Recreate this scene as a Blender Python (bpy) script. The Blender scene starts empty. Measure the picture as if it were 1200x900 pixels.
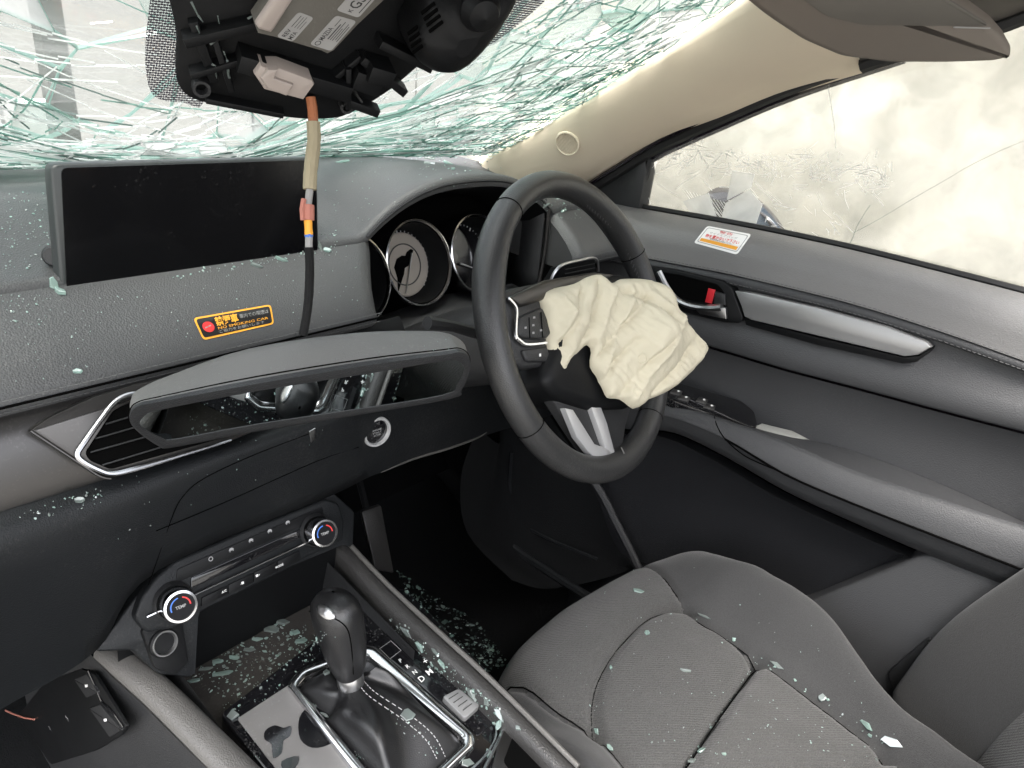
import bpy, bmesh, math, random
from mathutils import Vector, Matrix, noise
from mathutils.bvhtree import BVHTree
random.seed(7)
S = bpy.context.scene
COL = S.collection
V = Vector

# ------------------------------------------------------------------ camera
# car frame: X to the driver's side, Y forward, Z up, origin at the wheel hub height (metres)
F, CX, CY = 843.0, 600.0, 450.0
vx = V((770, -300, F)).normalized()
vy = V((-1103, -485, F)); vy = (vy - vx * vx.dot(vy)).normalized()
vz = vx.cross(vy)
ROT = Matrix((vx, vy, vz))                       # camera space -> car space
HUB = V((.37, 0, 0))
def ray(px, py): return ROT @ V(((px - CX) / F, (py - CY) / F, 1.0))
CAM = HUB - ray(672, 378) * .86
cd = bpy.data.cameras.new('camera'); cam = bpy.data.objects.new('camera', cd); COL.objects.link(cam)
r_, u_, b_ = ROT @ V((1, 0, 0)), ROT @ V((0, -1, 0)), ROT @ V((0, 0, -1))
cam.matrix_world = Matrix(((r_.x, u_.x, b_.x, CAM.x), (r_.y, u_.y, b_.y, CAM.y), (r_.z, u_.z, b_.z, CAM.z), (0, 0, 0, 1)))
cd.sensor_width = 36; cd.lens = 36 * F / 1200; cd.clip_start = .02; cd.clip_end = 4000
S.camera = cam

# ------------------------------------------------------------------ light
SUN_EL, SUN_AZ = math.radians(64), math.radians(-130)     # high veiled sun, behind and to the passenger side
w = bpy.data.worlds.new('World'); S.world = w; w.use_nodes = True
nt = w.node_tree; nt.nodes.clear()
sky = nt.nodes.new('ShaderNodeTexSky'); sky.sky_type = 'NISHITA'; sky.sun_disc = False
sky.sun_elevation = SUN_EL; sky.sun_rotation = SUN_AZ; sky.air_density = 1.0; sky.dust_density = 6.0; sky.ozone_density = 1.0
hs = nt.nodes.new('ShaderNodeHueSaturation'); hs.inputs['Saturation'].default_value = .35
bg = nt.nodes.new('ShaderNodeBackground'); bg.inputs['Strength'].default_value = .15
wo = nt.nodes.new('ShaderNodeOutputWorld')
nt.links.new(sky.outputs[0], hs.inputs['Color']); nt.links.new(hs.outputs[0], bg.inputs[0]); nt.links.new(bg.outputs[0], wo.inputs[0])
sd = bpy.data.lights.new('sun', 'SUN'); sd.energy = .75; sd.angle = math.radians(30); sd.color = (1, .96, .9)
so = bpy.data.objects.new('sun', sd); COL.objects.link(so)
sdir = V((math.sin(SUN_AZ) * math.cos(SUN_EL), math.cos(SUN_AZ) * math.cos(SUN_EL), math.sin(SUN_EL)))
so.rotation_euler = sdir.to_track_quat('Z', 'Y').to_euler()
S.view_settings.view_transform = 'Standard'; S.view_settings.look = 'None'
S.view_settings.exposure = 2.65; S.view_settings.gamma = 1
S.view_settings.use_curve_mapping = False
S.render.engine = 'CYCLES'
S.cycles.use_denoising = True; S.cycles.max_bounces = 10; S.cycles.transparent_max_bounces = 16
S.cycles.diffuse_bounces = 5; S.cycles.sample_clamp_indirect = 6

# ------------------------------------------------------------------ pixel -> place helpers
def A(px, py, ax, val):
    d = ray(px, py); return CAM + d * ((val - CAM[ax]) / d[ax])
def AX(px, py, v): return A(px, py, 0, v)
def AY(px, py, v): return A(px, py, 1, v)
def AZ(px, py, v): return A(px, py, 2, v)
def AP(px, py, p0, n):
    d = ray(px, py); return CAM + d * ((V(p0) - CAM).dot(V(n)) / d.dot(V(n)))
def lerp(a, b, t): return a + (b - a) * t
def sm(a, b, x):
    t = max(0., min(1., (x - a) / (b - a))); return t * t * (3 - 2 * t)

# ------------------------------------------------------------------ materials
MATS = {}
def mat(name, col, rough=.5, metal=0., bump=0., scale=300., dust=0., dustcol=(.35, .34, .32), spec=.5, wear=0., kind='noise', coat=0., trans=0., sheen=0., var=.12, aniso=(1, 1, 1), rvar=.08, melange=0.):
    m = bpy.data.materials.new(name); m.use_nodes = True; n = m.node_tree.nodes; L = m.node_tree.links
    p = n['Principled BSDF']
    p.inputs['Roughness'].default_value = rough; p.inputs['Metallic'].default_value = metal
    p.inputs['Specular IOR Level'].default_value = spec
    p.inputs['Coat Weight'].default_value = coat; p.inputs['Coat Roughness'].default_value = .06
    p.inputs['Transmission Weight'].default_value = trans
    p.inputs['Sheen Weight'].default_value = sheen
    tc = n.new('ShaderNodeTexCoord'); mp = n.new('ShaderNodeMapping'); mp.inputs['Scale'].default_value = aniso
    L.new(tc.outputs['Object'], mp.inputs[0])
    big = n.new('ShaderNodeTexNoise'); big.inputs['Scale'].default_value = 9; big.inputs['Detail'].default_value = 6
    L.new(mp.outputs[0], big.inputs['Vector'])
    mix = n.new('ShaderNodeMix'); mix.data_type = 'RGBA'
    c = col
    mix.inputs['A'].default_value = (c[0] * (1 - var), c[1] * (1 - var), c[2] * (1 - var), 1)
    mix.inputs['B'].default_value = (c[0] * (1 + var), c[1] * (1 + var), c[2] * (1 + var), 1)
    L.new(big.outputs[0], mix.inputs['Factor'])
    out = mix.outputs['Result']
    rr = n.new('ShaderNodeMapRange'); rr.inputs['To Min'].default_value = max(0, rough - rvar); rr.inputs['To Max'].default_value = min(1, rough + rvar)
    L.new(big.outputs[0], rr.inputs[0]); L.new(rr.outputs[0], p.inputs['Roughness'])
    if melange > 0:
        fn = n.new('ShaderNodeTexNoise'); fn.inputs['Scale'].default_value = 750; fn.inputs['Detail'].default_value = 3; L.new(tc.outputs['Object'], fn.inputs['Vector'])
        fr_ = n.new('ShaderNodeMapRange'); fr_.inputs['From Min'].default_value = .3; fr_.inputs['From Max'].default_value = .7; fr_.inputs['To Min'].default_value = 1 - melange; fr_.inputs['To Max'].default_value = 1 + melange; L.new(fn.outputs[0], fr_.inputs[0])
        mm = n.new('ShaderNodeMix'); mm.data_type = 'RGBA'; mm.blend_type = 'MULTIPLY'; mm.inputs['Factor'].default_value = 1; L.new(out, mm.inputs['A']); L.new(fr_.outputs[0], mm.inputs['B']); out = mm.outputs['Result']
    if dust > 0:
        dn = n.new('ShaderNodeTexNoise'); dn.inputs['Scale'].default_value = 420; dn.inputs['Detail'].default_value = 2
        dl = n.new('ShaderNodeTexNoise'); dl.inputs['Scale'].default_value = 5; dl.inputs['Detail'].default_value = 8; dl.inputs['Roughness'].default_value = .75
        L.new(tc.outputs['Object'], dn.inputs['Vector']); L.new(tc.outputs['Object'], dl.inputs['Vector'])
        mu = n.new('ShaderNodeMath'); mu.operation = 'MULTIPLY'; L.new(dn.outputs[0], mu.inputs[0]); L.new(dl.outputs[0], mu.inputs[1])
        cr = n.new('ShaderNodeValToRGB'); cr.color_ramp.elements[0].position = .30; cr.color_ramp.elements[1].position = .50
        cr.color_ramp.elements[0].color = (0, 0, 0, 1); cr.color_ramp.elements[1].color = (dust, dust, dust, 1)
        L.new(mu.outputs[0], cr.inputs[0])
        m2 = n.new('ShaderNodeMix'); m2.data_type = 'RGBA'; m2.inputs['B'].default_value = (*dustcol, 1)
        L.new(cr.outputs[0], m2.inputs['Factor']); L.new(out, m2.inputs['A']); out = m2.outputs['Result']
    L.new(out, p.inputs['Base Color'])
    if bump > 0:
        if kind == 'leather':
            t = n.new('ShaderNodeTexVoronoi'); t.inputs['Scale'].default_value = scale; t.feature = 'SMOOTH_F1'; t.inputs['Smoothness'].default_value = .4
        elif kind == 'weave':
            t = n.new('ShaderNodeTexWave'); t.inputs['Scale'].default_value = scale; t.inputs['Distortion'].default_value = 4; t.inputs['Detail'].default_value = 2; t.inputs['Detail Scale'].default_value = 3
            t.bands_direction = 'DIAGONAL'
        elif kind == 'cloth':
            t = n.new('ShaderNodeTexNoise'); t.inputs['Scale'].default_value = scale; t.inputs['Detail'].default_value = 8; t.inputs['Roughness'].default_value = .6
        else:
            t = n.new('ShaderNodeTexNoise'); t.inputs['Scale'].default_value = scale; t.inputs['Detail'].default_value = 4
        L.new(mp.outputs[0], t.inputs['Vector'])
        b = n.new('ShaderNodeBump'); b.inputs['Strength'].default_value = bump; b.inputs['Distance'].default_value = .001
        L.new(t.outputs[0], b.inputs['Height']); L.new(b.outputs[0], p.inputs['Normal'])
    MATS[name] = m
    return m

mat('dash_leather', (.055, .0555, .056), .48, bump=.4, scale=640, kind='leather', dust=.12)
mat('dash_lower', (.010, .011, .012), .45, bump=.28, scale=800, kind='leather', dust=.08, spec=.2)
mat('plastic', (.018, .0185, .0195), .5, bump=.3, scale=800, kind='leather', dust=.05)
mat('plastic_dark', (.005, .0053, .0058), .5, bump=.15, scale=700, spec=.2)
mat('gap_black', (.003, .003, .003), .9, spec=0)
mat('rail', (.10, .096, .09), .42, bump=.5, scale=700, kind='leather', dust=.15)  # lighter copy of the rail leather, with highlight and sheen put into the colour
mat('door_soft', (.145, .143, .14), .44, bump=.35, scale=640, kind='leather', dust=.06)  # dark grey trim, its base lightened to stand in for sky glare
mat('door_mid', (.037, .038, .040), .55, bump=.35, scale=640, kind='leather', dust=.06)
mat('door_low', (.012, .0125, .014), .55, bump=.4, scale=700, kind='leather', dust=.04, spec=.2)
mat('wheel_leather', (.024, .0242, .0242), .35, bump=.3, scale=850, kind='leather', dust=.1)
mat('knob_leather', (.011, .011, .0115), .3, bump=.2, scale=1100, kind='leather')
mat('seat_fabric', (.043, .0428, .0415), .95, bump=.6, scale=140, kind='weave', sheen=.15, melange=.4)
mat('seat_side', (.026, .0262, .0265), .9, bump=.6, scale=900, kind='cloth', sheen=.15, melange=.3)
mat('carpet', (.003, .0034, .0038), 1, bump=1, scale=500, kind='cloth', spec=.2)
mat('rail_dark', (.032, .031, .030), .38, bump=.5, scale=700, kind='leather', dust=.1)  # shaded copy of the rail leather; the bead keeps the lit tone
mat('satin', (.23, .23, .235), .36, 1., bump=.08, scale=300, aniso=(1, 30, 30), dust=.1)
mat('satin_dark', (.075, .072, .07), .32, .9, bump=.05, scale=300, dust=.12)
mat('satin_chrome', (.42, .42, .43), .26, 1., var=.06)
mat('chrome', (.75, .75, .76), .16, 1., var=.04)
mat('silver', (.5, .5, .5), .3, 1., dust=.1)
mat('cap_black', (.006, .006, .007), .45, spec=.15)
mat('silver_paint', (.29, .29, .288), .36, .5, var=.05)
mat('spoke_silver', (.44, .44, .44), .3, .35, var=.05)
mat('piano', (.006, .006, .007), .08, dust=.3, dustcol=(.3, .3, .29), coat=.5, var=.05)
mat('piano_dusty', (.17, .165, .16), .35, var=.4, dust=.5, dustcol=(.42, .41, .39), coat=.3)
mat('screen', (.0025, .0025, .003), .16, dust=.06, spec=.35, var=.05)
mat('screen_edge', (.03, .034, .034), .4)
mat('beige', (.72, .62, .475), .75, bump=.3, scale=1200, kind='cloth', var=.06)
mat('beige_grille', (.38, .30, .225), .8)
mat('visor', (.145, .122, .10), .8, bump=.3, scale=1500, kind='cloth', var=.06)
mat('headliner', (.11, .10, .085), .95, bump=.4, scale=1600, kind='cloth')
mat('airbag', (.52, .48, .365), .85, bump=.4, scale=1800, kind='cloth', var=.04)
mat('housing', (.14, .137, .13), .55, bump=.4, scale=1200, dust=.3)
mat('module', (.10, .093, .08), .5, bump=.2, scale=500, dust=.1)
mat('label', (.27, .265, .255), .5, var=.04)
mat('print_black', (.02, .02, .02), .6)
mat('print_white', (.8, .8, .78), .6)
mat('print_grey', (.3, .3, .3), .6)
mat('print_orange', (.8, .36, .03), .5)
mat('print_red', (.6, .03, .03), .5)
mat('print_blue', (.05, .15, .5), .5)
mat('sticker_black', (.012, .011, .011), .35)
mat('connector', (.34, .29, .26), .45)
mat('wire_orange', (.33, .11, .04), .5)
mat('wire_cream', (.31, .265, .17), .6, bump=.6, scale=200)
mat('wire_pink', (.40, .15, .11), .6)
mat('wire_tape', (.008, .008, .008), .8, bump=.8, scale=300, spec=.2)
mat('stitch', (.10, .10, .10), .8)
mat('mirror', (.55, .6, .6), .015, 1., var=.01, rvar=0)
mat('gauge_face', (.28, .25, .22), .5)
mat('paint_dark', (.012, .009, .013), .2, coat=1., var=.05)
mat('rubber', (.008, .008, .008), .6)
mat('red_plastic', (.55, .02, .03), .4)
mat('grip', (.30, .30, .28), .5)
mat('post', (.035, .04, .034), .6, bump=.2, scale=60)
mat('concrete', (.22, .215, .2), .9, bump=.4, scale=60)
mat('wall_pale', (.20, .197, .185), .9, bump=.2, scale=20)
mat('hood', (.03, .03, .034), .3, coat=.8)
mat('debris', (.028, .025, .022), .9, bump=.8, scale=300, dust=.7, dustcol=(.2, .19, .16))
mat('teal_edge', (.10, .42, .34), .25, var=.3)
mat('mirror_blue', (.20, .27, .36), .15, .6)

def glass_mix(name, tint, difcol, fac, rough=.1, nscale=12, gl=.08, streak=None):
    """old cracked glass or thin film: part clear, part milky, a little gloss"""
    m = bpy.data.materials.new(name); m.use_nodes = True; n = m.node_tree.nodes; L = m.node_tree.links
    n.remove(n['Principled BSDF']); out = n['Material Output']
    tr = n.new('ShaderNodeBsdfTransparent'); tr.inputs[0].default_value = (*tint, 1)
    df = n.new('ShaderNodeBsdfDiffuse'); df.inputs[0].default_value = (*difcol, 1)
    tl = n.new('ShaderNodeBsdfTranslucent'); tl.inputs[0].default_value = (*difcol, 1)
    a = n.new('ShaderNodeMixShader'); a.inputs[0].default_value = .6; L.new(df.outputs[0], a.inputs[1]); L.new(tl.outputs[0], a.inputs[2])
    g = n.new('ShaderNodeBsdfGlossy'); g.inputs['Roughness'].default_value = rough
    tc = n.new('ShaderNodeTexCoord'); mp = n.new('ShaderNodeMapping'); L.new(tc.outputs['Object'], mp.inputs[0])
    if streak: mp.inputs['Scale'].default_value = streak[0]; mp.inputs['Rotation'].default_value = streak[1]
    t = n.new('ShaderNodeTexNoise'); t.inputs['Scale'].default_value = nscale; t.inputs['Detail'].default_value = 7; t.inputs['Distortion'].default_value = .6
    L.new(mp.outputs[0], t.inputs['Vector'])
    r = n.new('ShaderNodeMapRange'); r.inputs['From Min'].default_value = .35; r.inputs['From Max'].default_value = .65
    r.inputs['To Min'].default_value = max(0, fac[0]); r.inputs['To Max'].default_value = min(1, fac[1]); L.new(t.outputs[0], r.inputs[0])
    b = n.new('ShaderNodeMixShader'); L.new(r.outputs[0], b.inputs[0]); L.new(tr.outputs[0], b.inputs[1]); L.new(a.outputs[0], b.inputs[2])
    c = n.new('ShaderNodeMixShader'); c.inputs[0].default_value = gl; L.new(b.outputs[0], c.inputs[1]); L.new(g.outputs[0], c.inputs[2])
    L.new(c.outputs[0], out.inputs[0]); MATS[name] = m
    return m
glass_mix('ws_clear', (.93, .96, .95), (.34, .36, .35), (.02, .2))
glass_mix('ws_green', (.80, .89, .86), (.33, .40, .375), (.20, .60))
glass_mix('ws_white', (.95, .97, .96), (.44, .46, .45), (.35, .85))
glass_mix('ws_teal', (.58, .74, .68), (.24, .34, .31), (.3, .7))
glass_mix('haze_glass', (1, 1, 1), (.97, .97, .95), (.2, .6), gl=.02)
glass_mix('lace_white', (1, 1, 1), (.97, .97, .96), (.95, 1.), gl=.02)
glass_mix('crack_white', (1, 1, 1), (.75, .77, .76), (.8, 1.))
glass_mix('crack_teal', (.50, .70, .64), (.27, .42, .375), (.6, .95))
glass_mix('crack_dark', (.45, .52, .5), (.20, .27, .25), (.6, .95))
glass_mix('crumb', (.80, .93, .89), (.62, .80, .74), (.45, .8), gl=.2)
glass_mix('crumb_white', (.85, .92, .89), (.42, .48, .455), (.45, .9), gl=.2)
glass_mix('door_glass', (.95, .95, .93), (.5, .5, .47), (.0, .25), nscale=18)
glass_mix('film', (.85, .84, .78), (.60, .586, .53), (.985, 1.), nscale=4, gl=.04)
glass_mix('film_front', (.97, .97, .96), (.26, .258, .25), (.0, .40), nscale=10, gl=.03, streak=((.7, 5, 5), (0, 0, .5)))
glass_mix('clear_lens', (.95, .95, .95), (.2, .2, .2), (.0, .06), rough=.03, gl=.05)

# ------------------------------------------------------------------ mesh builder
def axes(n, up=V((0, 0, 1))):
    n = V(n).normalized()
    if abs(n.dot(up)) > .98: up = V((0, 1, 0))
    x = up.cross(n).normalized(); return x, n.cross(x), n
class MB:
    def __init__(s): s.v = []; s.f = []; s.m = []
    def add(s, vs, fs, mi=0):
        o = len(s.v); s.v += [V(p) for p in vs]; s.f += [tuple(i + o for i in f) for f in fs]; s.m += [mi] * len(fs); return s
    def grid(s, rows, mi=0, close_u=False, close_v=False):
        h, wd = len(rows), len(rows[0]); fs = []
        for i in range(h if close_v else h - 1):
            for j in range(wd if close_u else wd - 1):
                a, b = i * wd + j, i * wd + (j + 1) % wd; c, d = ((i + 1) % h) * wd + (j + 1) % wd, ((i + 1) % h) * wd + j
                fs.append((a, b, c, d))
        return s.add([p for r in rows for p in r], fs, mi)
    def prism(s, pts, n, depth, mi=0, bevel=0.):
        """outline pts (in order), front face along +n, going back by depth; bevel insets the front face"""
        n = V(n).normalized(); pts = [V(p) for p in pts]; k = len(pts)
        c = sum(pts, V()) / k
        if bevel > 0:
            fr = []
            for i, p in enumerate(pts):
                a = (p - pts[i - 1]); b = (pts[(i + 1) % k] - p)
                a = a - n * a.dot(n); b = b - n * b.dot(n)
                t = (a.normalized() + b.normalized())
                q = n.cross(t).normalized() if t.length > 1e-6 else (c - p).normalized()
                if q.dot(c - p) < 0: q = -q
                fr.append(p + q * bevel)
            rings = [fr, [lerp(a, p, .7) - n * bevel * .3 for a, p in zip(fr, pts)], [p - n * bevel for p in pts], [p - n * depth for p in pts]]
        else: rings = [pts, [p - n * depth for p in pts]]
        vs = [p for r in rings for p in r]; fs = [tuple(range(k))]
        for r in range(len(rings) - 1):
            for i in range(k): fs.append((r * k + i, (r + 1) * k + i, (r + 1) * k + (i + 1) % k, r * k + (i + 1) % k))
        L = (len(rings) - 1) * k; fs.append(tuple(L + i for i in reversed(range(k))))
        return s.add(vs, fs, mi)
    def box(s, c, half, X=V((1, 0, 0)), Y=V((0, 1, 0)), Z=V((0, 0, 1)), bevel=.0, mi=0):
        X, Y, Z, c = V(X).normalized(), V(Y).normalized(), V(Z).normalized(), V(c); hx, hy, hz = half
        o = [c + X * (sx * hx) + Y * (sy * hy) + Z * hz for sx, sy in ((-1, -1), (1, -1), (1, 1), (-1, 1))]
        return s.prism(o, Z, 2 * hz, mi, bevel)
    def tube(s, path, r, n=8, mi=0, closed=False, flat=None):
        path = [V(p) for p in path]; k = len(path); rad = r if isinstance(r, (list, tuple)) else [r] * k
        up = V((0, 0, 1)); rows = []; prev = None
        for i, p in enumerate(path):
            if closed: t = path[(i + 1) % k] - path[i - 1]
            else: t = path[min(i + 1, k - 1)] - path[max(i - 1, 0)]
            t.normalize()
            if prev is None: x, y, _ = axes(t)
            else:
                x = prev - t * prev.dot(t); x.normalize(); y = t.cross(x)
            prev = x
            rows.append([p + (x * math.cos(a) + y * math.sin(a)) * rad[i] for a in [2 * math.pi * j / n for j in range(n)]])
        s.grid(rows, mi, close_u=True, close_v=closed)
        if not closed:
            o = len(s.v) - k * n
            s.f.append(tuple(o + j for j in reversed(range(n)))); s.m.append(mi)
            s.f.append(tuple(o + (k - 1) * n + j for j in range(n))); s.m.append(mi)
        return s
    def lathe(s, prof, o, n, seg=40, mi=0, X=None):
        x, y, n = axes(n)
        rows = [[V(o) + n * h + (x * math.cos(a) + y * math.sin(a)) * r for a in [2 * math.pi * j / seg for j in range(seg)]] for r, h in prof]
        return s.grid(rows, mi, close_u=True)
    def disc(s, o, n, r, seg=40, mi=0):
        x, y, n = axes(n); return s.add([V(o) + (x * math.cos(a) + y * math.sin(a)) * r for a in [2 * math.pi * j / seg for j in range(seg)]], [tuple(range(seg))], mi)

BVH = {}
def build(name, mb, mats, parent=None, label=None, cat=None, group=None, kind=None, smooth=35, solid=0., sub=0, origin=None, keep=None):
    if isinstance(mats, str): mats = [mats]
    me = bpy.data.meshes.new(name)
    if parent is not None:
        base = V(parent['_o']) if '_o' in parent else V()
    else:
        base = V(origin) if origin is not None else V((sum(p.x for p in mb.v) / len(mb.v), sum(p.y for p in mb.v) / len(mb.v), min(p.z for p in mb.v)))
    me.from_pydata([p - base for p in mb.v], [], mb.f)
    for m in mats: me.materials.append(MATS[m])
    me.polygons.foreach_set('material_index', mb.m)
    bm = bmesh.new(); bm.from_mesh(me)
    bmesh.ops.recalc_face_normals(bm, faces=bm.faces) if keep is None else None
    bm.to_mesh(me); bm.free()
    if smooth:
        me.polygons.foreach_set('use_smooth', [True] * len(me.polygons)); me.set_sharp_from_angle(angle=math.radians(smooth))
    o = bpy.data.objects.new(name, me); COL.objects.link(o)
    if parent is not None: o.parent = parent; o['_o'] = base[:]
    else: o.location = base; o['_o'] = base[:]
    if sub:
        md = o.modifiers.new('sub', 'SUBSURF'); md.levels = md.render_levels = sub
    if solid:
        md = o.modifiers.new('sol', 'SOLIDIFY'); md.thickness = abs(solid); md.offset = -1 if solid > 0 else 1
    if label: o['label'] = label
    if cat: o['category'] = cat
    if group: o['group'] = group
    if kind: o['kind'] = kind
    if keep: BVH[keep] = BVHTree.FromPolygons([p[:] for p in mb.v], mb.f)
    return o
def thing(name, label, cat, loc, group=None):
    o = bpy.data.objects.new(name, None); COL.objects.link(o); o.location = loc; o.empty_display_size = .05
    o['label'] = label; o['category'] = cat; o['_o'] = V(loc)[:]
    if group: o['group'] = group
    return o
def hit(px, py, names, near=True):
    """where the sight line meets the named surfaces (just off their edge: on the plane of the nearest bit)"""
    q = hit0(px, py, names)
    if q or not near: return q
    for r in (3, 6, 10, 15, 22, 30, 40):
        for k in range(12):
            q = hit0(px + r * math.cos(k * math.pi / 6), py + r * math.sin(k * math.pi / 6), names)
            if q: return (AP(px, py, q[0], q[1]), q[1])
    return None
def on(x, y, names, lift=0.):
    h = hit(x, y, names); return h[0] + h[1] * lift
def hit0(px, py, names):
    d = ray(px, py).normalized(); best = None
    for k in names:
        h = BVH[k].ray_cast(CAM, d)
        if h[0] is not None and (best is None or h[3] < best[1]):
            nn = h[1] if h[1].dot(d) < 0 else -h[1]; best = ((h[0], nn), h[3])
    return best[0] if best else None
def rounded(pts, r, n=4):
    """round the corners of a planar loop of Vectors"""
    out = []; k = len(pts)
    for i in range(k):
        p = pts[i]; a = pts[i - 1] - p; b = pts[(i + 1) % k] - p
        ra = min(r, a.length * .45, b.length * .45)
        p0 = p + a.normalized() * ra; p1 = p + b.normalized() * ra
        for j in range(n + 1):
            t = j / n; out.append(p0 * (1 - t) ** 2 + p * 2 * t * (1 - t) + p1 * t * t)
    return out
def smooth_line(pts, n=4, closed=False):
    """Catmull-Rom through Vectors"""
    k = len(pts); out = []
    for i in range(k if closed else k - 1):
        if closed: p = [pts[(i + j - 1) % k] for j in range(4)]
        else: p = [pts[max(0, min(k - 1, i + j - 1))] for j in range(4)]
        for s in range(n):
            t = s / n
            out.append(.5 * ((2 * p[1]) + (p[2] - p[0]) * t + (2 * p[0] - 5 * p[1] + 4 * p[2] - p[3]) * t * t + (3 * p[1] - p[0] - 3 * p[2] + p[3]) * t ** 3))
    if not closed: out.append(pts[-1])
    return out
def text_mb(body, fn, u0, v0, height, width=None, mi=0, mb=None, bold=0.):
    """flat lettering: fn(u, v) -> place; text starts at u0, baseline v0"""
    cu = bpy.data.curves.new('t', 'FONT'); cu.body = body; cu.size = 1; cu.resolution_u = 2; cu.offset = bold
    o = bpy.data.objects.new('t', cu); COL.objects.link(o); dg = bpy.context.evaluated_depsgraph_get()
    me = bpy.data.meshes.new_from_object(o.evaluated_get(dg))
    mb = mb or MB()
    if len(me.vertices):
        xs = [v.co.x for v in me.vertices]; x0, x1 = min(xs), max(xs)
        sx = (width / (x1 - x0)) if width else height / .72
        sy = height / .72
        mb.add([fn(u0 + (v.co.x - x0) * sx, v0 + v.co.y * sy) for v in me.vertices], [tuple(p.vertices) for p in me.polygons], mi)
    bpy.data.objects.remove(o); bpy.data.meshes.remove(me); bpy.data.curves.remove(cu)
    return mb
def plane_fn(o, X, Y, lift=0.):
    X, Y = V(X), V(Y); n = X.cross(Y).normalized() * lift
    return lambda u, v: V(o) + X * u + Y * v + n
class Patch:
    """a sticker laid on a surface: corner pixels TL TR BR BL, hugging what lies there"""
    def __init__(s, c, names, nu=10, nv=4, lift=.0006):
        s.nu, s.nv = nu, nv; s.g = []
        for j in range(nv + 1):
            row = []
            for i in range(nu + 1):
                u, v = i / nu, j / nv
                x = lerp(lerp(c[3][0], c[2][0], u), lerp(c[0][0], c[1][0], u), v); y = lerp(lerp(c[3][1], c[2][1], u), lerp(c[0][1], c[1][1], u), v)
                row.append(hit(x, y, names))
            s.g.append(row)
        good = [q for r in s.g for q in r if q]
        nn = sum((q[1] for q in good), V()).normalized(); p0 = sum((q[0] for q in good), V()) / len(good); s.n = nn
        for j in range(nv + 1):
            for i in range(nu + 1):
                if s.g[j][i] is None:
                    u, v = i / nu, j / nv
                    x = lerp(lerp(c[3][0], c[2][0], u), lerp(c[0][0], c[1][0], u), v); y = lerp(lerp(c[3][1], c[2][1], u), lerp(c[0][1], c[1][1], u), v)
                    s.g[j][i] = (AP(x, y, p0, nn), nn)
        s.lift = lift
    def at(s, u, v, h=0.):
        a = max(0, min(s.nu - 1e-6, u * s.nu)); b = max(0, min(s.nv - 1e-6, v * s.nv)); i, j = int(a), int(b); a -= i; b -= j
        g = s.g; p = lerp(lerp(g[j][i][0], g[j][i + 1][0], a), lerp(g[j + 1][i][0], g[j + 1][i + 1][0], a), b)
        return p + s.n * (s.lift + h)
    def rect(s, u0, v0, u1, v1, mb, mi, h=0., r=0., asp=3.):
        pts = [V((u0, v0, 0)), V((u1, v0, 0)), V((u1, v1, 0)), V((u0, v1, 0))]
        if r:
            q = [V((p.x * asp, p.y, 0)) for p in pts]; pts = [V((p.x / asp, p.y, 0)) for p in rounded(q, r, 5)]
            pts = [lerp(a, b, k / 8) for a, b in zip(pts, pts[1:] + pts[:1]) for k in range(8 if (b - a).length > .15 else 1)]
        # finely split so that it follows the curve
        top = []; n = 12
        if r:
            k = len(pts); c = V(((u0 + u1) / 2, (v0 + v1) / 2, 0))
            vs = [s.at(c.x, c.y, h)]; ring = 8; fs = []
            for q in range(1, ring + 1):
                for p in pts: z = lerp(c, p, q / ring); vs.append(s.at(z.x, z.y, h))
            for i in range(k): fs.append((0, 1 + i, 1 + (i + 1) % k))
            for q in range(ring - 1):
                for i in range(k): fs.append((1 + q * k + i, 1 + (q + 1) * k + i, 1 + (q + 1) * k + (i + 1) % k, 1 + q * k + (i + 1) % k))
            mb.add(vs, fs, mi)
        else:
            rows = [[s.at(lerp(u0, u1, i / n), lerp(v0, v1, j / 3), h) for i in range(n + 1)] for j in range(4)]; mb.grid(rows, mi)
        return mb

# ================================================================== OUTSIDE
g = MB(); n_ = 24
g.grid([[V((-1500 + 3000 * i / n_, -1500 + 3000 * j / n_, -1.12)) for i in range(n_ + 1)] for j in range(n_ + 1)])
build('ground', g, 'concrete', kind='structure', smooth=0, origin=(0, 0, -1.12))
t = thing('boundary_wall', 'pale wall standing across the yard ahead of the car', 'wall', (0, 6, -1.12))
m = MB()
for i in range(10): m.box((-7.5 + i * 2.0, 6.0, .2), (.985, .06, 1.3), bevel=.01)
build('wall_panel', m, 'wall_pale', t)
m = MB(); m.box((1.5, 6.0, 1.55), (10.2, .09, .05), bevel=.01); build('coping', m, 'concrete', t)
p0 = AY(61, 60, 2.3)
t = thing('steel_post', 'grey-green steel post standing outside ahead of the passenger side', 'post', (p0.x, 2.3, -1.12))
m = MB(); m.box((p0.x, 2.3, .3), (.036, .036, 1.42), bevel=.006); build('post_shaft', m, 'post', t)
m = MB(); m.box((p0.x, 2.3, -1.1), (.1, .1, .015), bevel=.004); build('base_plate', m, 'post', t)
# bonnet in front of the windscreen
m = MB()
m.grid([[V((lerp(-.74, .74, i / 20), y, z - .05 * abs(lerp(-1, 1, i / 20)) ** 3)) for i in range(21)] for y, z in ((.60, .085), (.7, .10), (.9, .09), (1.2, .055), (1.45, .0), (1.58, -.08), (1.6, -.2))])
build('car_bonnet', m, 'hood', label='dark bonnet of the car beyond the cracked windscreen', cat='bonnet', solid=.01)
m = MB(); m.grid([[V((lerp(-.70, .66, i / 30), lerp(.5, .6, 0) + .09 * j - .12 * abs(lerp(-1, 1, i / 30)) ** 2.5, .098 - .012 * j)) for i in range(31)] for j in range(3)])
build('cowl_panel', m, 'gap_black', label='black plastic cowl strip at the foot of the windscreen', cat='cowl panel', solid=.004)

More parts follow.
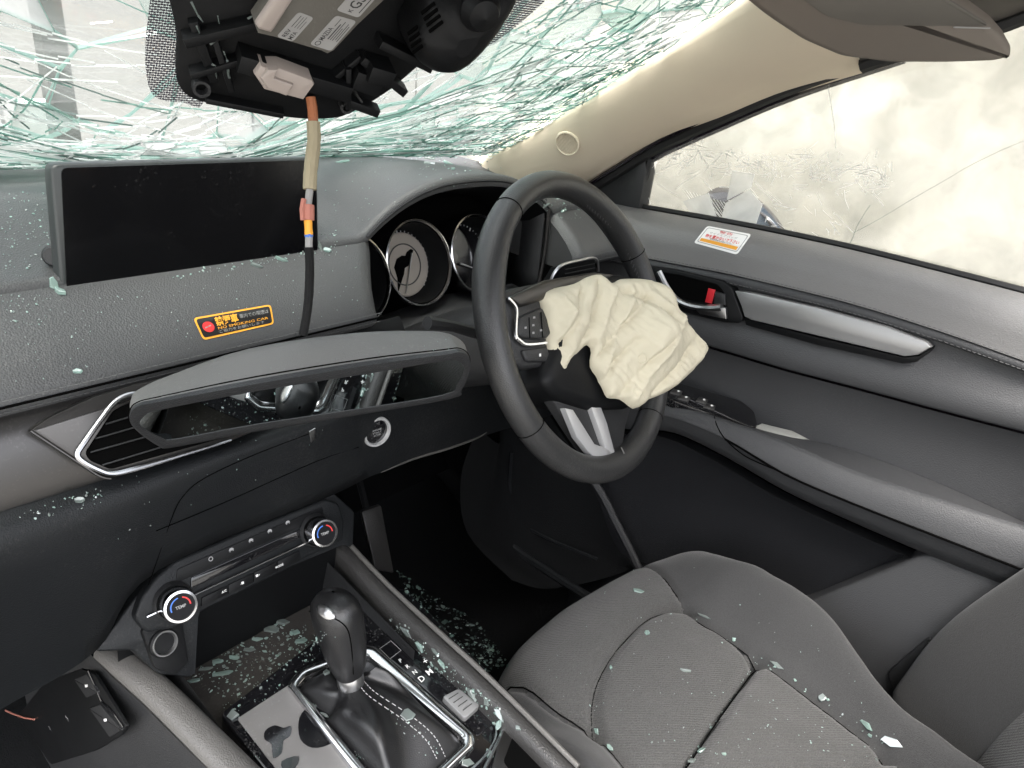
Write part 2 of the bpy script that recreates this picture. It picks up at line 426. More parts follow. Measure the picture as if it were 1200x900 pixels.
# ================================================================== ROOF, PILLAR
t = thing('roof', 'beige-grey roof lining above the visor', 'roof', (0, -.6, .42))
rows = []
for j in range(13):
    y = lerp(-.06, -.54, j / 12); row = []
    for i in range(17):
        x = lerp(-.66, .66, i / 16); row.append(V((x, y + .05 * (1 - (x / .66) ** 2) * (1 - j / 12), .445 - .075 * abs(x / .66) ** 4 + .06 * math.sin(math.pi * j / 12))))
    rows.append(row)
m = MB(); m.grid(rows); build('headliner', m, 'headliner', t, solid=-.03)
m = MB(); m.tube(smooth_line([AX(1010, 76, .70), AX(1100, 48, .69), AX(1165, 31, .685), AX(1260, 8, .68), V((.68, -.54, .38))], 4), .010, 8); build('weatherstrip', m, 'rubber', t)
st_ = smooth_line([AX(1010, 76, .70), AX(1100, 48, .69), AX(1165, 31, .685), AX(1260, 8, .68), V((.68, -.54, .38))], 4)
m = MB(); m.grid([st_, [p + V((-.03, 0, .012)) for p in st_], [p + V((-.10, .0, .05)) for p in st_], [p + V((-.2, 0, .08)) for p in st_]]); build('lining_edge', m, 'headliner', t, solid=-.01)
m = MB(); m.box((0, -.15, .5), (.72, .1, .02), bevel=.01); m.box((0, -.38, .535), (.70, .16, .02), bevel=.01); build('roof_skin', m, 'paint_dark', t)

def pillar_in(t_): return smooth_line_eval([AX(560, 186, .625), AX(600, 168, .622), AX(660, 132, .62), AX(740, 84, .615), AX(825, 34, .61), AX(890, -4, .60), AX(960, -46, .59)], t_)
def smooth_line_eval(pts, t_):
    k = len(pts) - 1; f = t_ * k; i = min(int(f), k - 1); s = f - i
    p = [pts[max(0, min(k, i + j - 1))] for j in range(4)]
    return .5 * ((2 * p[1]) + (p[2] - p[0]) * s + (2 * p[0] - 5 * p[1] + 4 * p[2] - p[3]) * s * s + (3 * p[1] - p[0] - 3 * p[2] + p[3]) * s ** 3)
PO = [AX(x, y, v) for x, y, v in ((630, 236, .695), (692, 203, .70), (767, 160, .70), (833, 133, .697), (900, 103, .694), (960, 82, .69), (1030, 60, .685))]
t = thing('pillar_trim', 'beige windscreen pillar trim with a round speaker grille', 'pillar trim', (.66, .3, .1))
rows = []
for i in range(25):
    s = i / 24; a, b = pillar_in(s), smooth_line_eval(PO, s); d = (b - a); nrm = d.cross(V((0, -.86, .5))).normalized()
    if nrm.x > 0: nrm = -nrm
    row = []
    for q in (-.08, 0, .06, .2, .4, .6, .8, .93, 1., 1.04):
        p = lerp(a, b, q); h = .022 * math.sin(math.pi * max(0, min(1, q))) ** .7
        if q < 0: p = p + V((.03, .03, 0)); h = 0
        if q > 1: p = p + V((.04, .0, -.01)); h = 0
        row.append(p + nrm * h)
    rows.append(row)
m = MB(); m.grid(rows); build('trim_panel', m, 'beige', t, keep='pillar', smooth=80)
hp, hn = hit(665, 168, ['pillar']); sx, sy, _ = axes(hn)
m = MB(); m.lathe([(.0205, .0003), (.0203, .0022), (.0185, .0032), (.0172, .0026), (.0168, .0008)], hp, hn, 32); gb = build('grille_ring', m, 'beige', t)
m = MB(); m.disc(hp + hn * .0006, hn, .0172, 32); gr = build('speaker_grille', m, 'beige_grille', t)
m = MB()
dirs = (sx * .25 + sy).normalized(); per = hn.cross(dirs)
for k in range(-7, 8):
    o = k * .0022; hl = math.sqrt(max(0, .0166 ** 2 - o * o))
    if hl > .002: m.box(hp + hn * .0013 + dirs * o, (hl, .00055, .0006), per, dirs, hn)
o = build('rib', m, 'beige', gr)

# ================================================================== SUN VISOR
v1_, v2_ = AY(868, -2, -.225), AX(1186, 68, .575)
vn = (v2_ - v1_).cross(V((0, .75, -.66))).normalized()
if vn.dot(CAM - v1_) < 0: vn = -vn
vo = v1_
vis = [(800, -60), (868, -2), (900, 24), (940, 50), (985, 69), (1040, 76), (1110, 76), (1165, 74), (1186, 68), (1188, 60), (1172, 42), (1140, 20), (1100, -4), (1050, -50)]
P = rounded([AP(x, y, vo, vn) for x, y in vis], .01, 3)
t = thing('sun_visor', 'grey-brown sun visor folded down above the driver window', 'sun visor', P[0])
m = MB(); m.prism(P, vn, .022, bevel=.006); build('visor_pad', m, 'visor', t, smooth=60)
q = [AP(x, y, vo + vn * .0008, vn) for x, y in ((968, 20), (1010, 30), (1090, 31), (1160, 31), (1130, 12), (1095, -10), (1000, -30), (930, -30), (940, 0))]
m = MB(); m.prism(rounded(q, .01), vn, .003, bevel=.001); build('mirror_cover', m, 'headliner', t)
m = MB(); m.tube([AP(x, y, vo + vn * .001, vn) for x, y in ((1118, 32), (1160, 33))], .0007, 6); build('cover_latch', m, 'label', t)
m = MB(); m.box(lerp(P[0], P[2], .3) + V((0, .02, .02)), (.02, .01, .012), bevel=.004); build('visor_mount', m, 'visor', t)

# ================================================================== WINDSCREEN
def wsurf(u, v):
    """u 0..1 passenger -> driver side, v 0..1 base -> header; caved in round the middle"""
    x = lerp(-.66, .635, u); e = 1 - ((x + .01) / .65) ** 2
    yb = .375 + .17 * e; zb = .132 - .012 * e
    yh = -.04 + .03 * e; zh = .385 + .045 * e
    y = lerp(yb, yh, v); z = lerp(zb, zh, v)
    s = .115 * math.sin(math.pi * min(1, max(0, v)) ** 1.25) * math.exp(-((x - .06) / .34) ** 2)
    z -= s
    z += .010 * noise.noise(V((x * 7, v * 6, 3.1))) * min(1, v * 6) * min(1, (1 - u) * 12)
    return V((x * lerp(1.0, .94, v), y, z))
def wnorm(u, v):
    a = wsurf(u + .01, v) - wsurf(u - .01, v); b = wsurf(u, v + .01) - wsurf(u, v - .01); return a.cross(b).normalized()
ws = thing('windscreen', 'shattered caved-in windscreen with greenish cracked glass above the dashboard', 'windscreen', wsurf(.5, 0))
# break the pane into fragments (Voronoi cells in a stretched space, long and thin near the base)
rnd = random.Random(11)
def warp(u, v): return (u * 1.3 * (1 + .2 * v), .55 * v + .35 * (1 - math.exp(-v * 7)) / 1.0)
seeds = []
for i in range(290):
    v = rnd.random() ** 1.35; u = rnd.random(); seeds.append((u, v))
def cell(i):
    su, sv = seeds[i]; W0 = warp(su, sv)
    poly = [(max(0, su - .16), max(0, sv - .2)), (min(1, su + .16), max(0, sv - .2)), (min(1, su + .16), min(1, sv + .2)), (max(0, su - .16), min(1, sv + .2))]
    # local metric of the warp at the seed
    ku = 1.3 * (1 + .2 * sv); kv = .55 + .35 * 7 * math.exp(-sv * 7)
    sh = .55 * (su - .3)                       # lean of the cells: fan out to the driver's side
    def loc(u, v): return ((u - su) * ku * .8 + (v - sv) * sh, (v - sv) * kv)
    for j, (tu, tv) in enumerate(seeds):
        if j == i or abs(tu - su) > .33 or abs(tv - sv) > .42: continue
        q = loc(tu, tv); d2 = q[0] ** 2 + q[1] ** 2
        new = []
        val = [loc(*p)[0] * q[0] + loc(*p)[1] * q[1] - d2 / 2 for p in poly]
        for k in range(len(poly)):
            a, b = poly[k - 1], poly[k]; fa, fb = val[k - 1], val[k]
            if (fa <= 0) != (fb <= 0):
                s = fa / (fa - fb); new.append((a[0] + (b[0] - a[0]) * s, a[1] + (b[1] - a[1]) * s))
            if fb <= 0: new.append(b)
        poly = new
        if len(poly) < 3: return None
    return poly
for i in range(len(seeds)):
    poly = cell(i)
    if not poly: continue
    cu = sum(p[0] for p in poly) / len(poly); cv = sum(p[1] for p in poly) / len(poly)
    # split long edges so that the fragment follows the bend
    pts = []
    for k in range(len(poly)):
        a, b = poly[k - 1], poly[k]; s = max(1, min(3, int((abs(a[0] - b[0]) + abs(a[1] - b[1])) / .05)))
        for q in range(s): pts.append((lerp(a[0], b[0], q / s), lerp(a[1], b[1], q / s)))
    n = wnorm(cu, min(.98, max(.02, cv))); tilt = V((rnd.gauss(0, .05), rnd.gauss(0, .05), 0)); off = rnd.gauss(0, .0012)
    c3 = wsurf(cu, cv); X, Y, _ = axes(n)
    P = []
    for p in pts:
        q = wsurf(cu + (p[0] - cu) * .995, cv + (p[1] - cv) * .99); d = q - c3
        P.append(q + n * (off + d.dot(X) * tilt.x + d.dot(Y) * tilt.y))
    low = math.exp(-cv * 5)
    r = rnd.random()
    mi = 'ws_teal' if r < .02 + .05 * low else 'ws_green' if r < .22 + .35 * low + .25 * max(0, cu - .62) else 'ws_white' if r < .45 + .2 * low else 'ws_clear'
    m = MB(); k = len(P); ctr = sum(P, V()) / k
    m.add(P + [ctr] + [p - n * .003 for p in P], [(j, (j + 1) % k, k) for j in range(k)], 0)
    m.add(P + [p - n * .003 for p in P], [(j, k + j, k + (j + 1) % k, (j + 1) % k) for j in range(k)], 1)
    build('glass_fragment', m, [mi, 'crack_teal'], ws, smooth=0)
# hairline cracks and slivers lying in the pane, too many to pick apart
m = MB()
def strip(path, wd, mi):
    for a, b in zip(path, path[1:]):
        pa, pb = wsurf(*a), wsurf(*b); n = wnorm(*a); s = n.cross(pb - pa)
        if s.length < 1e-7: continue
        s = s.normalized() * wd; h = n * rnd.uniform(.002, .006)
        if n.z > 0: h = -h
        e = n * .0012
        m.add([pa - s + h, pa + s + h, pb + s + h, pb - s + h, pa + h + e, pb + h + e], [(0, 1, 2, 3), (0, 4, 5, 3), (1, 4, 5, 2)], mi)
def crack(u, v, du, dv, n, wd, mi, jit=.5):
    path = [(u, v)]
    for _ in range(n):
        du += rnd.gauss(0, jit * abs(du) + .001); dv += rnd.gauss(0, jit * abs(dv) + .001); u += du; v += dv
        if not (0 <= u <= 1 and 0 <= v <= 1): break
        path.append((u, v))
    if len(path) > 1: strip(path, wd, mi)
for _ in range(330):                               # crushed band along the foot: long slivers, nearly level
    u = rnd.random(); v = abs(rnd.gauss(0, .13)); s = rnd.choice((-1, 1))
    crack(u, v, s * rnd.uniform(.012, .04), s * (u - .45) * .012 + rnd.gauss(0, .0035), rnd.randint(2, 6), rnd.choice((.0003, .0005, .0008, .0016, .0026)), rnd.choice((0, 0, 0, 0, 1, 1, 1, 1, 2)), .08)
for _ in range(260):                               # band along the driver's pillar
    v = rnd.random() * .95; u = 1 - abs(rnd.gauss(0, .10)); s = rnd.choice((-1, 1))
    crack(u, v, s * rnd.uniform(-.002, .008), s * rnd.uniform(.012, .04), rnd.randint(2, 5), rnd.choice((.0003, .0005, .0008, .0014, .002)), rnd.choice((0, 0, 0, 1, 1, 1, 2)), .12)
for k in range(70):                                # long cracks fanning out from the blow
    a = rnd.uniform(0, 2 * math.pi); u, v = .47 + rnd.gauss(0, .06), .42 + rnd.gauss(0, .12)
    crack(u, v, .03 * math.cos(a), .034 * math.sin(a), rnd.randint(6, 20), rnd.uniform(.0003, .0009), rnd.choice((0, 0, 0, 1, 2)), .04)
for k in range(46):                                # cracks sweeping down from the passenger's top corner
    u, v = rnd.uniform(0, .3), rnd.uniform(.25, .9)
    crack(u, v, rnd.uniform(.02, .04), rnd.uniform(-.05, -.005), rnd.randint(3, 9), rnd.choice((.0003, .0006, .0012)), rnd.choice((0, 0, 1, 1, 2)), .05)
for _ in range(150):
    crack(rnd.random(), rnd.random(), rnd.gauss(0, .025), rnd.gauss(0, .02), rnd.randint(1, 4), rnd.uniform(.0002, .0007), rnd.choice((0, 0, 0, 1, 2)), .12)
for _ in range(420):                               # fine hairlines sweeping across
    u, v = rnd.random(), rnd.random() ** 1.3; a = .25 + .9 * (u - .35) + rnd.gauss(0, .35); s = rnd.choice((-1, 1))
    crack(u, v, s * .02 * math.cos(a), s * .03 * math.sin(a), rnd.randint(2, 9), rnd.uniform(.00018, .0004), rnd.choice((0, 0, 0, 1)), .06)
build('crack_lines', m, ['crack_white', 'crack_teal', 'crack_dark'], ws, kind='stuff', smooth=0)
# clear wrapping film stretched over the outside of the windscreen
rows = []
for j in range(41):
    v = j / 40 * 1.15 - .06; row = []
    for i in range(61):
        u = i / 60 * 1.06 - .03
        p = wsurf(min(1, max(0, u)), min(1, max(0, v))) + V(((u - min(1, max(0, u))) * 1.3, -(v - min(1, max(0, v))) * .45, (v - min(1, max(0, v))) * .28)) + V((0, .05, .06))
        x, y = p.x * 6, p.y * 6
        p.z += .028 * (1 - abs(noise.noise(V((x * .6 - y * .8, (x + y) * .15, 1.7)))) * 2) * .6 + .01 * noise.noise(V((x * 2 - y * 3, y + x * .3, 9)))
        row.append(p)
    rows.append(row)
m = MB(); m.grid(rows)
build('wrapping_film', m, 'film_front', label='clear wrinkled plastic film wrapped over the outside of the windscreen', cat='plastic film', smooth=80)

# ================================================================== DASHBOARD
dash = thing('dashboard', 'black padded dashboard dusted with glass crumbs', 'dashboard', (0, .2, -.2))
def zbase(y): return lerp(.081, .118, sm(.19, .36, y)) - .006 * sm(.45, .62, y)
def arch(x):
    s = abs((x - .385) / .178)
    return .083 + .058 * (1 - s ** 2.6) if s < 1 else -1
def ztop(x, y):
    b = zbase(y); a = arch(x)
    if x > .50: b = lerp(b, .092, sm(.5, .56, x) * (1 - sm(.3, .45, y)))
    if a < 0: return b
    k = 1 - sm(.26, .56, y)
    return max(b, lerp(b, a, k)) if a > b else b
m = MB(); rows = []
for y, dz in ((.193, -.016), (.191, -.008), (.193, -.002), (.20, 0), (.215, 0), (.24, 0), (.27, 0), (.31, 0), (.36, 0), (.42, 0), (.48, 0), (.54, 0), (.60, -.002), (.62, -.02)):
    rows.append([V((x, y - .0 + .02 * sm(.1, -.3, x) * 0, ztop(x, max(.2, y)) + dz)) for x in [lerp(-.62, .64, i / 126) for i in range(127)]])
m.grid(rows); build('top_pad', m, 'dash_leather', dash, keep='top', smooth=60)
# hood lining and dark binnacle
m = MB(); rows = []
xs = [lerp(.212, .558, i / 60) for i in range(61)]
for y, dz in ((.193, -.014), (.2, -.018), (.24, -.03), (.285, -.04)):
    rows.append([V((lerp(.385, x, 1 - (y - .193) * .25), y, max(-.1, arch(x)) + dz)) for x in xs])
m.grid(rows); build('binnacle_hood', m, 'plastic_dark', dash, smooth=60)
m = MB(); m.tube([V((x, .1915, arch(x) - .008)) for x in xs], .0022, 6); build('hood_seam', m, 'plastic', dash)
m = MB(); m.prism([V((x, .287, z)) for x, z in [(.215, -.11), (.56, -.11)] + [(x, max(.05, arch(x)) - .03) for x in [lerp(.555, .22, i / 20) for i in range(21)]]], (0, -1, 0), .02); build('binnacle_back', m, 'gap_black', dash)
m = MB(); rows = [[lerp(V((x, .198, -.058)), V((x, .287, -.062)), t) for x in (.18, .3, .45, .6)] for t in (0, .5, 1)]; m.grid(rows); build('binnacle_floor', m, 'plastic_dark', dash, solid=.004)
m = MB(); m.grid([[V((.548 + .012 * k, .198 + .045 * k, z)) for k in range(3)] for z in (-.05, -.02, .02, .06, .098)]); build('binnacle_side', m, 'plastic', dash, solid=-.003)
m = MB(); m.tube(smooth_line([V((.547, .194, -.04)), V((.552, .193, 0)), V((.553, .192, .04)), V((.55, .192, .085))], 5), .003, 6); build('side_bead', m, 'satin_dark', dash)

# padded leather front with a stitched seam, cut off beside the binnacle
prof = [(.215, .078), (.21, .081), (.203, .080), (.192, .074), (.178, .066), (.158, .052), (.14, .037), (.127, .022), (.121, .012), (.122, .004), (.128, -.002), (.135, -.004)]
def xend(y): return .178 + .052 * sm(.115, .215, y)
m = MB(); rows = []
for i in range(61):
    t_ = i / 60; e = sm(1., .985, t_)
    rows.append([V((lerp(-.55, xend(y), t_), y + (1 - e) * .010, z - (1 - e) * .005)) for y, z in prof])
m.grid(rows)
eo = [V((xend(y) + .0003, y + .010, z - .005)) for y, z in prof]; m.grid([eo, [p + V((.0, .02, -.004)) for p in eo], [V((p.x, .25, p.z - .01)) for p in eo]])
build('front_pad', m, 'dash_leather', dash, keep='front', smooth=50)
m = MB(); rows = []
for i in range(21):
    x = lerp(.562, .70, i / 20); e = sm(.562, .572, x)
    rows.append([V((x, y + (1 - e) * .012 + .01, z + .008 - (1 - e) * .006)) for y, z in prof])
m.grid(rows); m.prism([V((.5617, y + .022, z + .002)) for y, z in prof] + [V((.5617, .27, .0)), V((.5617, .27, .08))], (-1, 0, 0), .004)
build('front_pad', m, 'dash_leather', dash, keep='front2', smooth=50)
m = MB()
for off, (y, z) in enumerate(((.1203, .0155), (.1213, .0055))):
    x = -.5
    while x < .172:
        m.tube([V((x, y, z)), V((x + .0032, y - .0006, z)), V((x + .0046, y, z))], .00045, 4); x += .0055
    x = .575
    while x < .66:
        m.tube([V((x, y + .01, z + .008)), V((x + .0046, y + .01, z + .008))], .00045, 4); x += .0055
build('stitching', m, 'stitch', dash, kind='stuff')
m = MB(); m.tube([V((-.55, .1197, .0105)), V((.176, .1197, .0105))], .0011, 6); build('seam', m, 'gap_black', dash)
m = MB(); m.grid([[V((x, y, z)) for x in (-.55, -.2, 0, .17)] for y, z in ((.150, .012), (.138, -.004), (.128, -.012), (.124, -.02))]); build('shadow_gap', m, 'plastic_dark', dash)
# decorative satin strip on the passenger side, and the panel behind it
m = MB(); rows = []
pr = [(.124, .002), (.118, -.004), (.112, -.014), (.107, -.026), (.103, -.04), (.1, -.052), (.1, -.064)]
for i in range(31):
    x = lerp(-.55, -.05, i / 30); rows.append([V((x, y, z)) for y, z in pr])
m.grid(rows); build('trim_strip', m, 'satin_dark', dash, smooth=60)
m = MB(); m.grid([[V((x, y + .006, z)) for x in (-.1, 0, .1, .21)] for y, z in pr]); build('vent_panel', m, 'plastic_dark', dash)
# centre vent on the passenger side of the screen
vp, vnn = V((-.1, .092, -.035)), V((0, -.9, .42)).normalized()
def pv(x, y, l=0): return AP(x, y, vp + vnn * l, vnn)
vent = build('centre_vent', MB().prism(rounded([pv(x, y) for x, y in ((34, 504), (60, 487), (110, 464), (160, 449), (300, 420), (300, 505), (270, 518), (130, 560), (118, 557))], .004, 3), vnn, .02, bevel=.003), 'satin_dark', dash)
inner = rounded([pv(x, y, .0015) for x, y in ((156, 470), (133, 481), (100, 531), (106, 540), (130, 550), (262, 513), (300, 480), (300, 440))], .003, 3)
build('vent_opening', MB().prism(inner, vnn, .003), 'gap_black', vent, smooth=0)
m = MB()
for y0, y1, xa in ((497, 462, 124), (514, 478, 112), (530, 494, 106), (545, 508, 120)):
    m.tube([pv(xa, y0, .0022), pv(300, y1 - 18, .0022)], .0007, 6)
build('vent_slat', m, 'plastic', vent, kind='stuff')
ring = smooth_line([pv(x, y, .003) for x, y in ((168, 461), (150, 463), (134, 472), (118, 492), (98, 520), (91, 532), (96, 540), (114, 550), (132, 555), (160, 549), (215, 533), (271, 516))], 5)
m = MB(); m.tube(ring, [.0022] * (len(ring) - 12) + [.0022 * (1 - .6 * i / 12) for i in range(12)], 8); build('chrome_surround', m, 'satin_chrome', vent)
ring = smooth_line([pv(x, y, .001) for x, y in ((36, 505), (95, 544), (117, 558), (130, 561))], 5)
m = MB(); m.tube(ring, .0009, 6); build('bezel_edge', m, 'satin_dark', vent)
# lower padding down to the climate panel and knee panel
top = [(-80, 628), (0, 600), (110, 566), (230, 530), (380, 478), (440, 456), (560, 410), (640, 380), (715, 352)]
bot = [(-80, 885), (0, 832), (112, 763), (186, 668), (390, 580), (450, 552), (570, 510), (650, 485), (705, 462)]
tys = (.1, .1, .1, .1, .1, .105, .14, .16, .17); bys = (.13, .125, .12, .12, .125, .13, .16, .19, .2)
R = []
for (a, b, ya, yb) in zip(top, bot, tys, bys):
    p, q = AY(*a, ya), AY(*b, yb); row = []
    for t_, bulge in ((-.06, -.02), (0, 0), (.05, .014), (.12, .026), (.22, .034), (.36, .035), (.52, .03), (.7, .022), (.86, .010), (1, 0), (1.0, -.02), (1.0, -.08)):
        z = lerp(p, q, t_) + V((0, -.78, .62)) * bulge * (.9 if a[0] < 400 else .45)
        if bulge < 0: z = lerp(p, q, t_) + V((0, -bulge, 0))
        row.append(z)
    R.append(row)
R2 = [smooth_line([r[j] for r in R], 6) for j in range(12)]
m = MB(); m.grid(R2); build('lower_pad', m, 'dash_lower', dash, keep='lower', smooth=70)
# shallow seams of the centre stack
m = MB()
for line in ([(172, 690), (180, 668), (200, 610), (214, 582), (240, 560), (300, 532), (368, 506)], [(183, 622), (260, 590), (372, 540), (420, 524)]):
    m.tube(smooth_line([on(x, y, ['lower'], .0002) for x, y in line], 5), .00045, 5)
build('panel_seam', m, 'gap_black', dash)
q = [on(x, y, ['lower'], .0012) for x, y in ((362, 506), (369, 502), (369, 514), (364, 518))]
m = MB(); m.prism(q, hit(366, 510, ['lower'])[1], .0012, bevel=.0004); build('seam_clip', m, 'silver', dash)
q = [on(x, y, ['lower'], .001) for x, y in ((226, 608), (268, 591), (372, 548), (410, 536), (416, 556), (392, 574), (300, 608), (230, 640))]
# engine start button
h, hn = hit(440, 505, ['lower']); bn = (hn + V((-.3, -.4, .25))).normalized()
t = build('start_button', MB().lathe([(.0182, -.004), (.0180, .004), (.0170, .0055), (.0150, .0052), (.0140, .002)], h, bn, 36), 'spoke_silver', dash)
m = MB(); m.lathe([(.0145, .0), (.0144, .0022), (.013, .003), (.0, .0032)], h, bn, 36); build('button_cap', m, 'piano', t)
X_, Y_, _ = axes(bn)
m = text_mb('ENGINE', plane_fn(h + bn * .0036, X_, Y_), -.0058, .0018, .0022, .0115)
text_mb('START', plane_fn(h + bn * .0036, X_, Y_), -.0058, -.0016, .0022, .0115, 0, m); text_mb('STOP', plane_fn(h + bn * .0036, X_, Y_), -.0045, -.005, .0022, .009, 0, m)
build('lettering', m, 'print_grey', t, smooth=0)
# lip of the knee panel
m = MB(); l = smooth_line([on(x, y, ['lower'], .001) for x, y in ((446, 553), (485, 537), (525, 525), (556, 514), (570, 506))], 6); m.tube(l, [.0004 + .0014 * math.sin(math.pi * i / (len(l) - 1)) for i in range(len(l))], 6); build('knee_panel_lip', m, 'rail', dash)
m = MB(); m.grid([[V((x, y, z)) for x in (-.7, -.3, 0, .3, .70)] for y, z in ((.2, -.2), (.26, -.24), (.5, -.3), (.62, -.1), (.62, .09))]); build('dash_underside', m, 'gap_black', dash)
# right-hand air vent behind the wheel
q = [AY(x, y, .115) for x, y in ((646, 328), (655, 313), (676, 306), (697, 304), (700, 318), (690, 330), (660, 332))]
t = build('driver_vent', MB().prism(q, (-.3, -.9, .3), .02, bevel=.001), 'plastic_dark', dash)
m = MB(); m.tube(smooth_line([AY(x, y, .112) for x, y in ((645, 330), (650, 319), (660, 310), (680, 305), (694, 302), (700, 306), (701, 318))], 4), .0022, 6); build('chrome_surround', m, 'silver', t)
m = MB()
for k in range(3): m.tube([AY(662, 316 + 5 * k, .112), AY(697, 309 + 5 * k, .112)], .0008, 5)
build('vent_slat', m, 'plastic', t, kind='stuff')
# steering column shroud
m = MB(); rows = []
for i in range(13):
    t_ = i / 12; y = lerp(.24, .035, t_); cz = lerp(-.135, -.025, t_ ** .7); hw = lerp(.13, .065, t_); hh = lerp(.055, .058, t_)
    rows.append([V((.365 + hw * math.copysign(abs(math.cos(a)) ** .6, math.cos(a)), y, cz + hh * math.copysign(abs(math.sin(a)) ** .6, math.sin(a)))) for a in [2 * math.pi * j / 36 for j in range(36)]])
m.grid(rows, close_u=True); build('column_shroud', m, 'plastic', dash, smooth=60)
m = MB(); m.tube([V((.29, .07, -.02)), V((.24, .075, .0)), V((.205, .078, .01))], [.007, .006, .008], 8); build('stalk', m, 'plastic', dash)
m = MB(); m.tube([V((.44, .07, -.02)), V((.49, .075, .0)), V((.53, .078, .01))], [.007, .006, .008], 8); build('stalk', m, 'plastic', dash)

# instrument dials
ic = thing('instrument_cluster', 'round chrome-ringed dials under the dash hood behind the steering wheel', 'instrument cluster', (.34, .26, -.03))
gn = V((-.0, -.95, .31)).normalized()
def dial(c, r, face):
    m = MB(); m.lathe([(r * .94, -.036), (r * .97, -.01), (r, 0), (r * 1.0, .003), (r * .965, .0035), (r * .95, 0)], c, gn, 64)
    t = build('dial_ring', m, 'chrome', ic)
    m = MB(); m.lathe([(r * .93, -.001), (r * .86, -.030), (r * .80, -.034)], c, gn, 48); build('dial_cone', m, 'plastic_dark', t)
    m = MB(); m.disc(c - gn * .034, gn, r * .93, 48); d = build('dial_face', m, 'piano', t)
    X, Y, _ = axes(gn); o = c - gn * .0335
    m = MB()
    for k in range(33):
        a = math.radians(225 - k * 270 / 32); q = X * math.cos(a) + Y * math.sin(a); w_ = .0006 if k % 4 else .0011
        m.box(o + q * r * (.80 if k % 4 else .775), (r * .03 if k % 4 else r * .055, w_, .0002), q, gn.cross(q), gn)
    build('scale_mark', m, 'print_grey', t, kind='stuff', smooth=0)
    if face:
        m = MB(); m.lathe([(r * .76, .0004), (r * .76, .003), (r * .73, .0045), (0, .0045)], c - gn * .034, gn, 48); build('centre_disc', m, 'gauge_face', t)
        m = MB(); m.lathe([(r * .50, 0), (r * .5, .0006), (r * .47, .0006), (r * .47, 0)], c - gn * .0293, gn, 48); build('inner_ring', m, 'plastic', t)
        m = MB(); o2 = c - gn * .0288
        blob = [(-.14, -.30), (-.36, -.62), (-.30, -.28), (-.34, -.02), (-.22, .16), (-.05, .22), (.06, .20), (.12, .28), (.26, .34), (.34, .30), (.25, .18), (.17, .02), (.10, -.04), (-.02, -.08), (-.08, -.22)]
        m.prism([o2 + X * a * r + Y * b * r for a, b in blob], gn, .0004); build('tear', m, 'gap_black', t, smooth=0)
        m = MB(); a, b = o2 + gn * .002 + X * (-.16 * r) + Y * (-.66 * r), o2 + gn * .002 + X * .24 * r + Y * .24 * r
        m.tube([a, b], [.0008, .0014], 6); build('needle', m, 'silver', t)
    else:
        m = MB(); m.tube([c - gn * .030 - X * .01 - Y * .01, c - gn * .03 + X * r * .5 - Y * r * .45], [.0018, .0005], 6); build('needle', m, 'print_grey', t)
    return t
gc = AY(491, 308, .232)
dial(gc, .057, True); dial(gc + V((-.114, -.006, -.004)), .057, False); dial(gc + V((.114, -.002, -.002)), .057, False)
m = MB(); m.grid([[V((x, .195 + .05 * t_, -.056 + .012 * t_ + .006 * math.sin(x * 20))) for x in [lerp(.21, .55, i / 12) for i in range(13)]] for t_ in (0, .5, 1)]); build('cluster_shelf', m, 'plastic', ic, solid=.003)

# ------------------------------------------------------------------ display
sn = V((0, -.998, .05)).normalized(); so_ = AY(220, 270, .193)
def ps(x, y, l=0): return AP(x, y, so_ + sn * l, sn)
scr = thing('display_screen', 'wide dark touchscreen standing on the middle of the dashboard', 'screen', so_ + V((0, 0, -.05)))
m = MB(); m.prism(rounded([ps(x, y) for x, y in ((59, 192), (372, 184), (374, 298), (72, 350))], .007, 4), sn, .014, bevel=.0025); build('screen_housing', m, 'screen_edge', scr, smooth=50)
m = MB(); m.prism(rounded([ps(x, y, .0014) for x, y in ((72, 197), (370, 187.5), (372, 297), (79, 347.5))], .005, 4), sn, .0014); build('screen_glass', m, 'screen', scr, keep='screen', smooth=0)
m = MB(); m.box(ps(200, 310, -.026), (.06, .012, .03), bevel=.004); build('mount', m, 'plastic', scr)
m = MB(); m.lathe([(.009, -.02), (.009, .0), (.007, .002), (0, .002)], ps(62, 300, -.02), V((-.6, -.75, .1)), 24); build('rotary_stop', m, 'plastic', scr)

# ================================================================== CLIMATE PANEL
cn = V((0, -.93, .36)).normalized(); co = AY(208, 710, .112)
def pc(x, y, l=0): return AP(x, y, co + cn * l, cn)
t = thing('climate_panel', 'black climate control panel with two silver knobs and a thin chrome bar', 'climate panel', co)
q = [pc(x, y, -.011) for x, y in ((112, 764), (150, 712), (186, 664), (392, 578), (416, 600), (414, 640), (402, 636), (331, 670), (230, 720), (226, 794), (186, 790), (156, 762))]
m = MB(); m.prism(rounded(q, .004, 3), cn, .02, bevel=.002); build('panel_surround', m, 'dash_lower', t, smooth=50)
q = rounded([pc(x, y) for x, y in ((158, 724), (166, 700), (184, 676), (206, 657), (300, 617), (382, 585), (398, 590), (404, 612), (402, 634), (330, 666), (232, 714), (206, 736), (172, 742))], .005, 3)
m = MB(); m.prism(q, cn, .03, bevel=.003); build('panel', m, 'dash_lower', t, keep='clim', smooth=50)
q = [pc(x, y, .0012) for x, y in ((208, 667), (300, 627), (378, 594), (380, 606), (300, 641), (206, 684))]
m = MB(); m.prism(rounded(q, .002), cn, .002, bevel=.0006); build('upper_keys', m, 'plastic_dark', t)
q = [pc(x, y, .0015) for x, y in ((224, 690), (362, 626), (362, 616), (224, 677))]
m = MB(); m.prism(rounded(q, .002), cn, .002, bevel=.0006); build('display_window', m, 'piano', t)
q = [pc(x, y, .0012) for x, y in ((238, 706), (366, 646), (366, 638), (238, 698))]
m = MB()
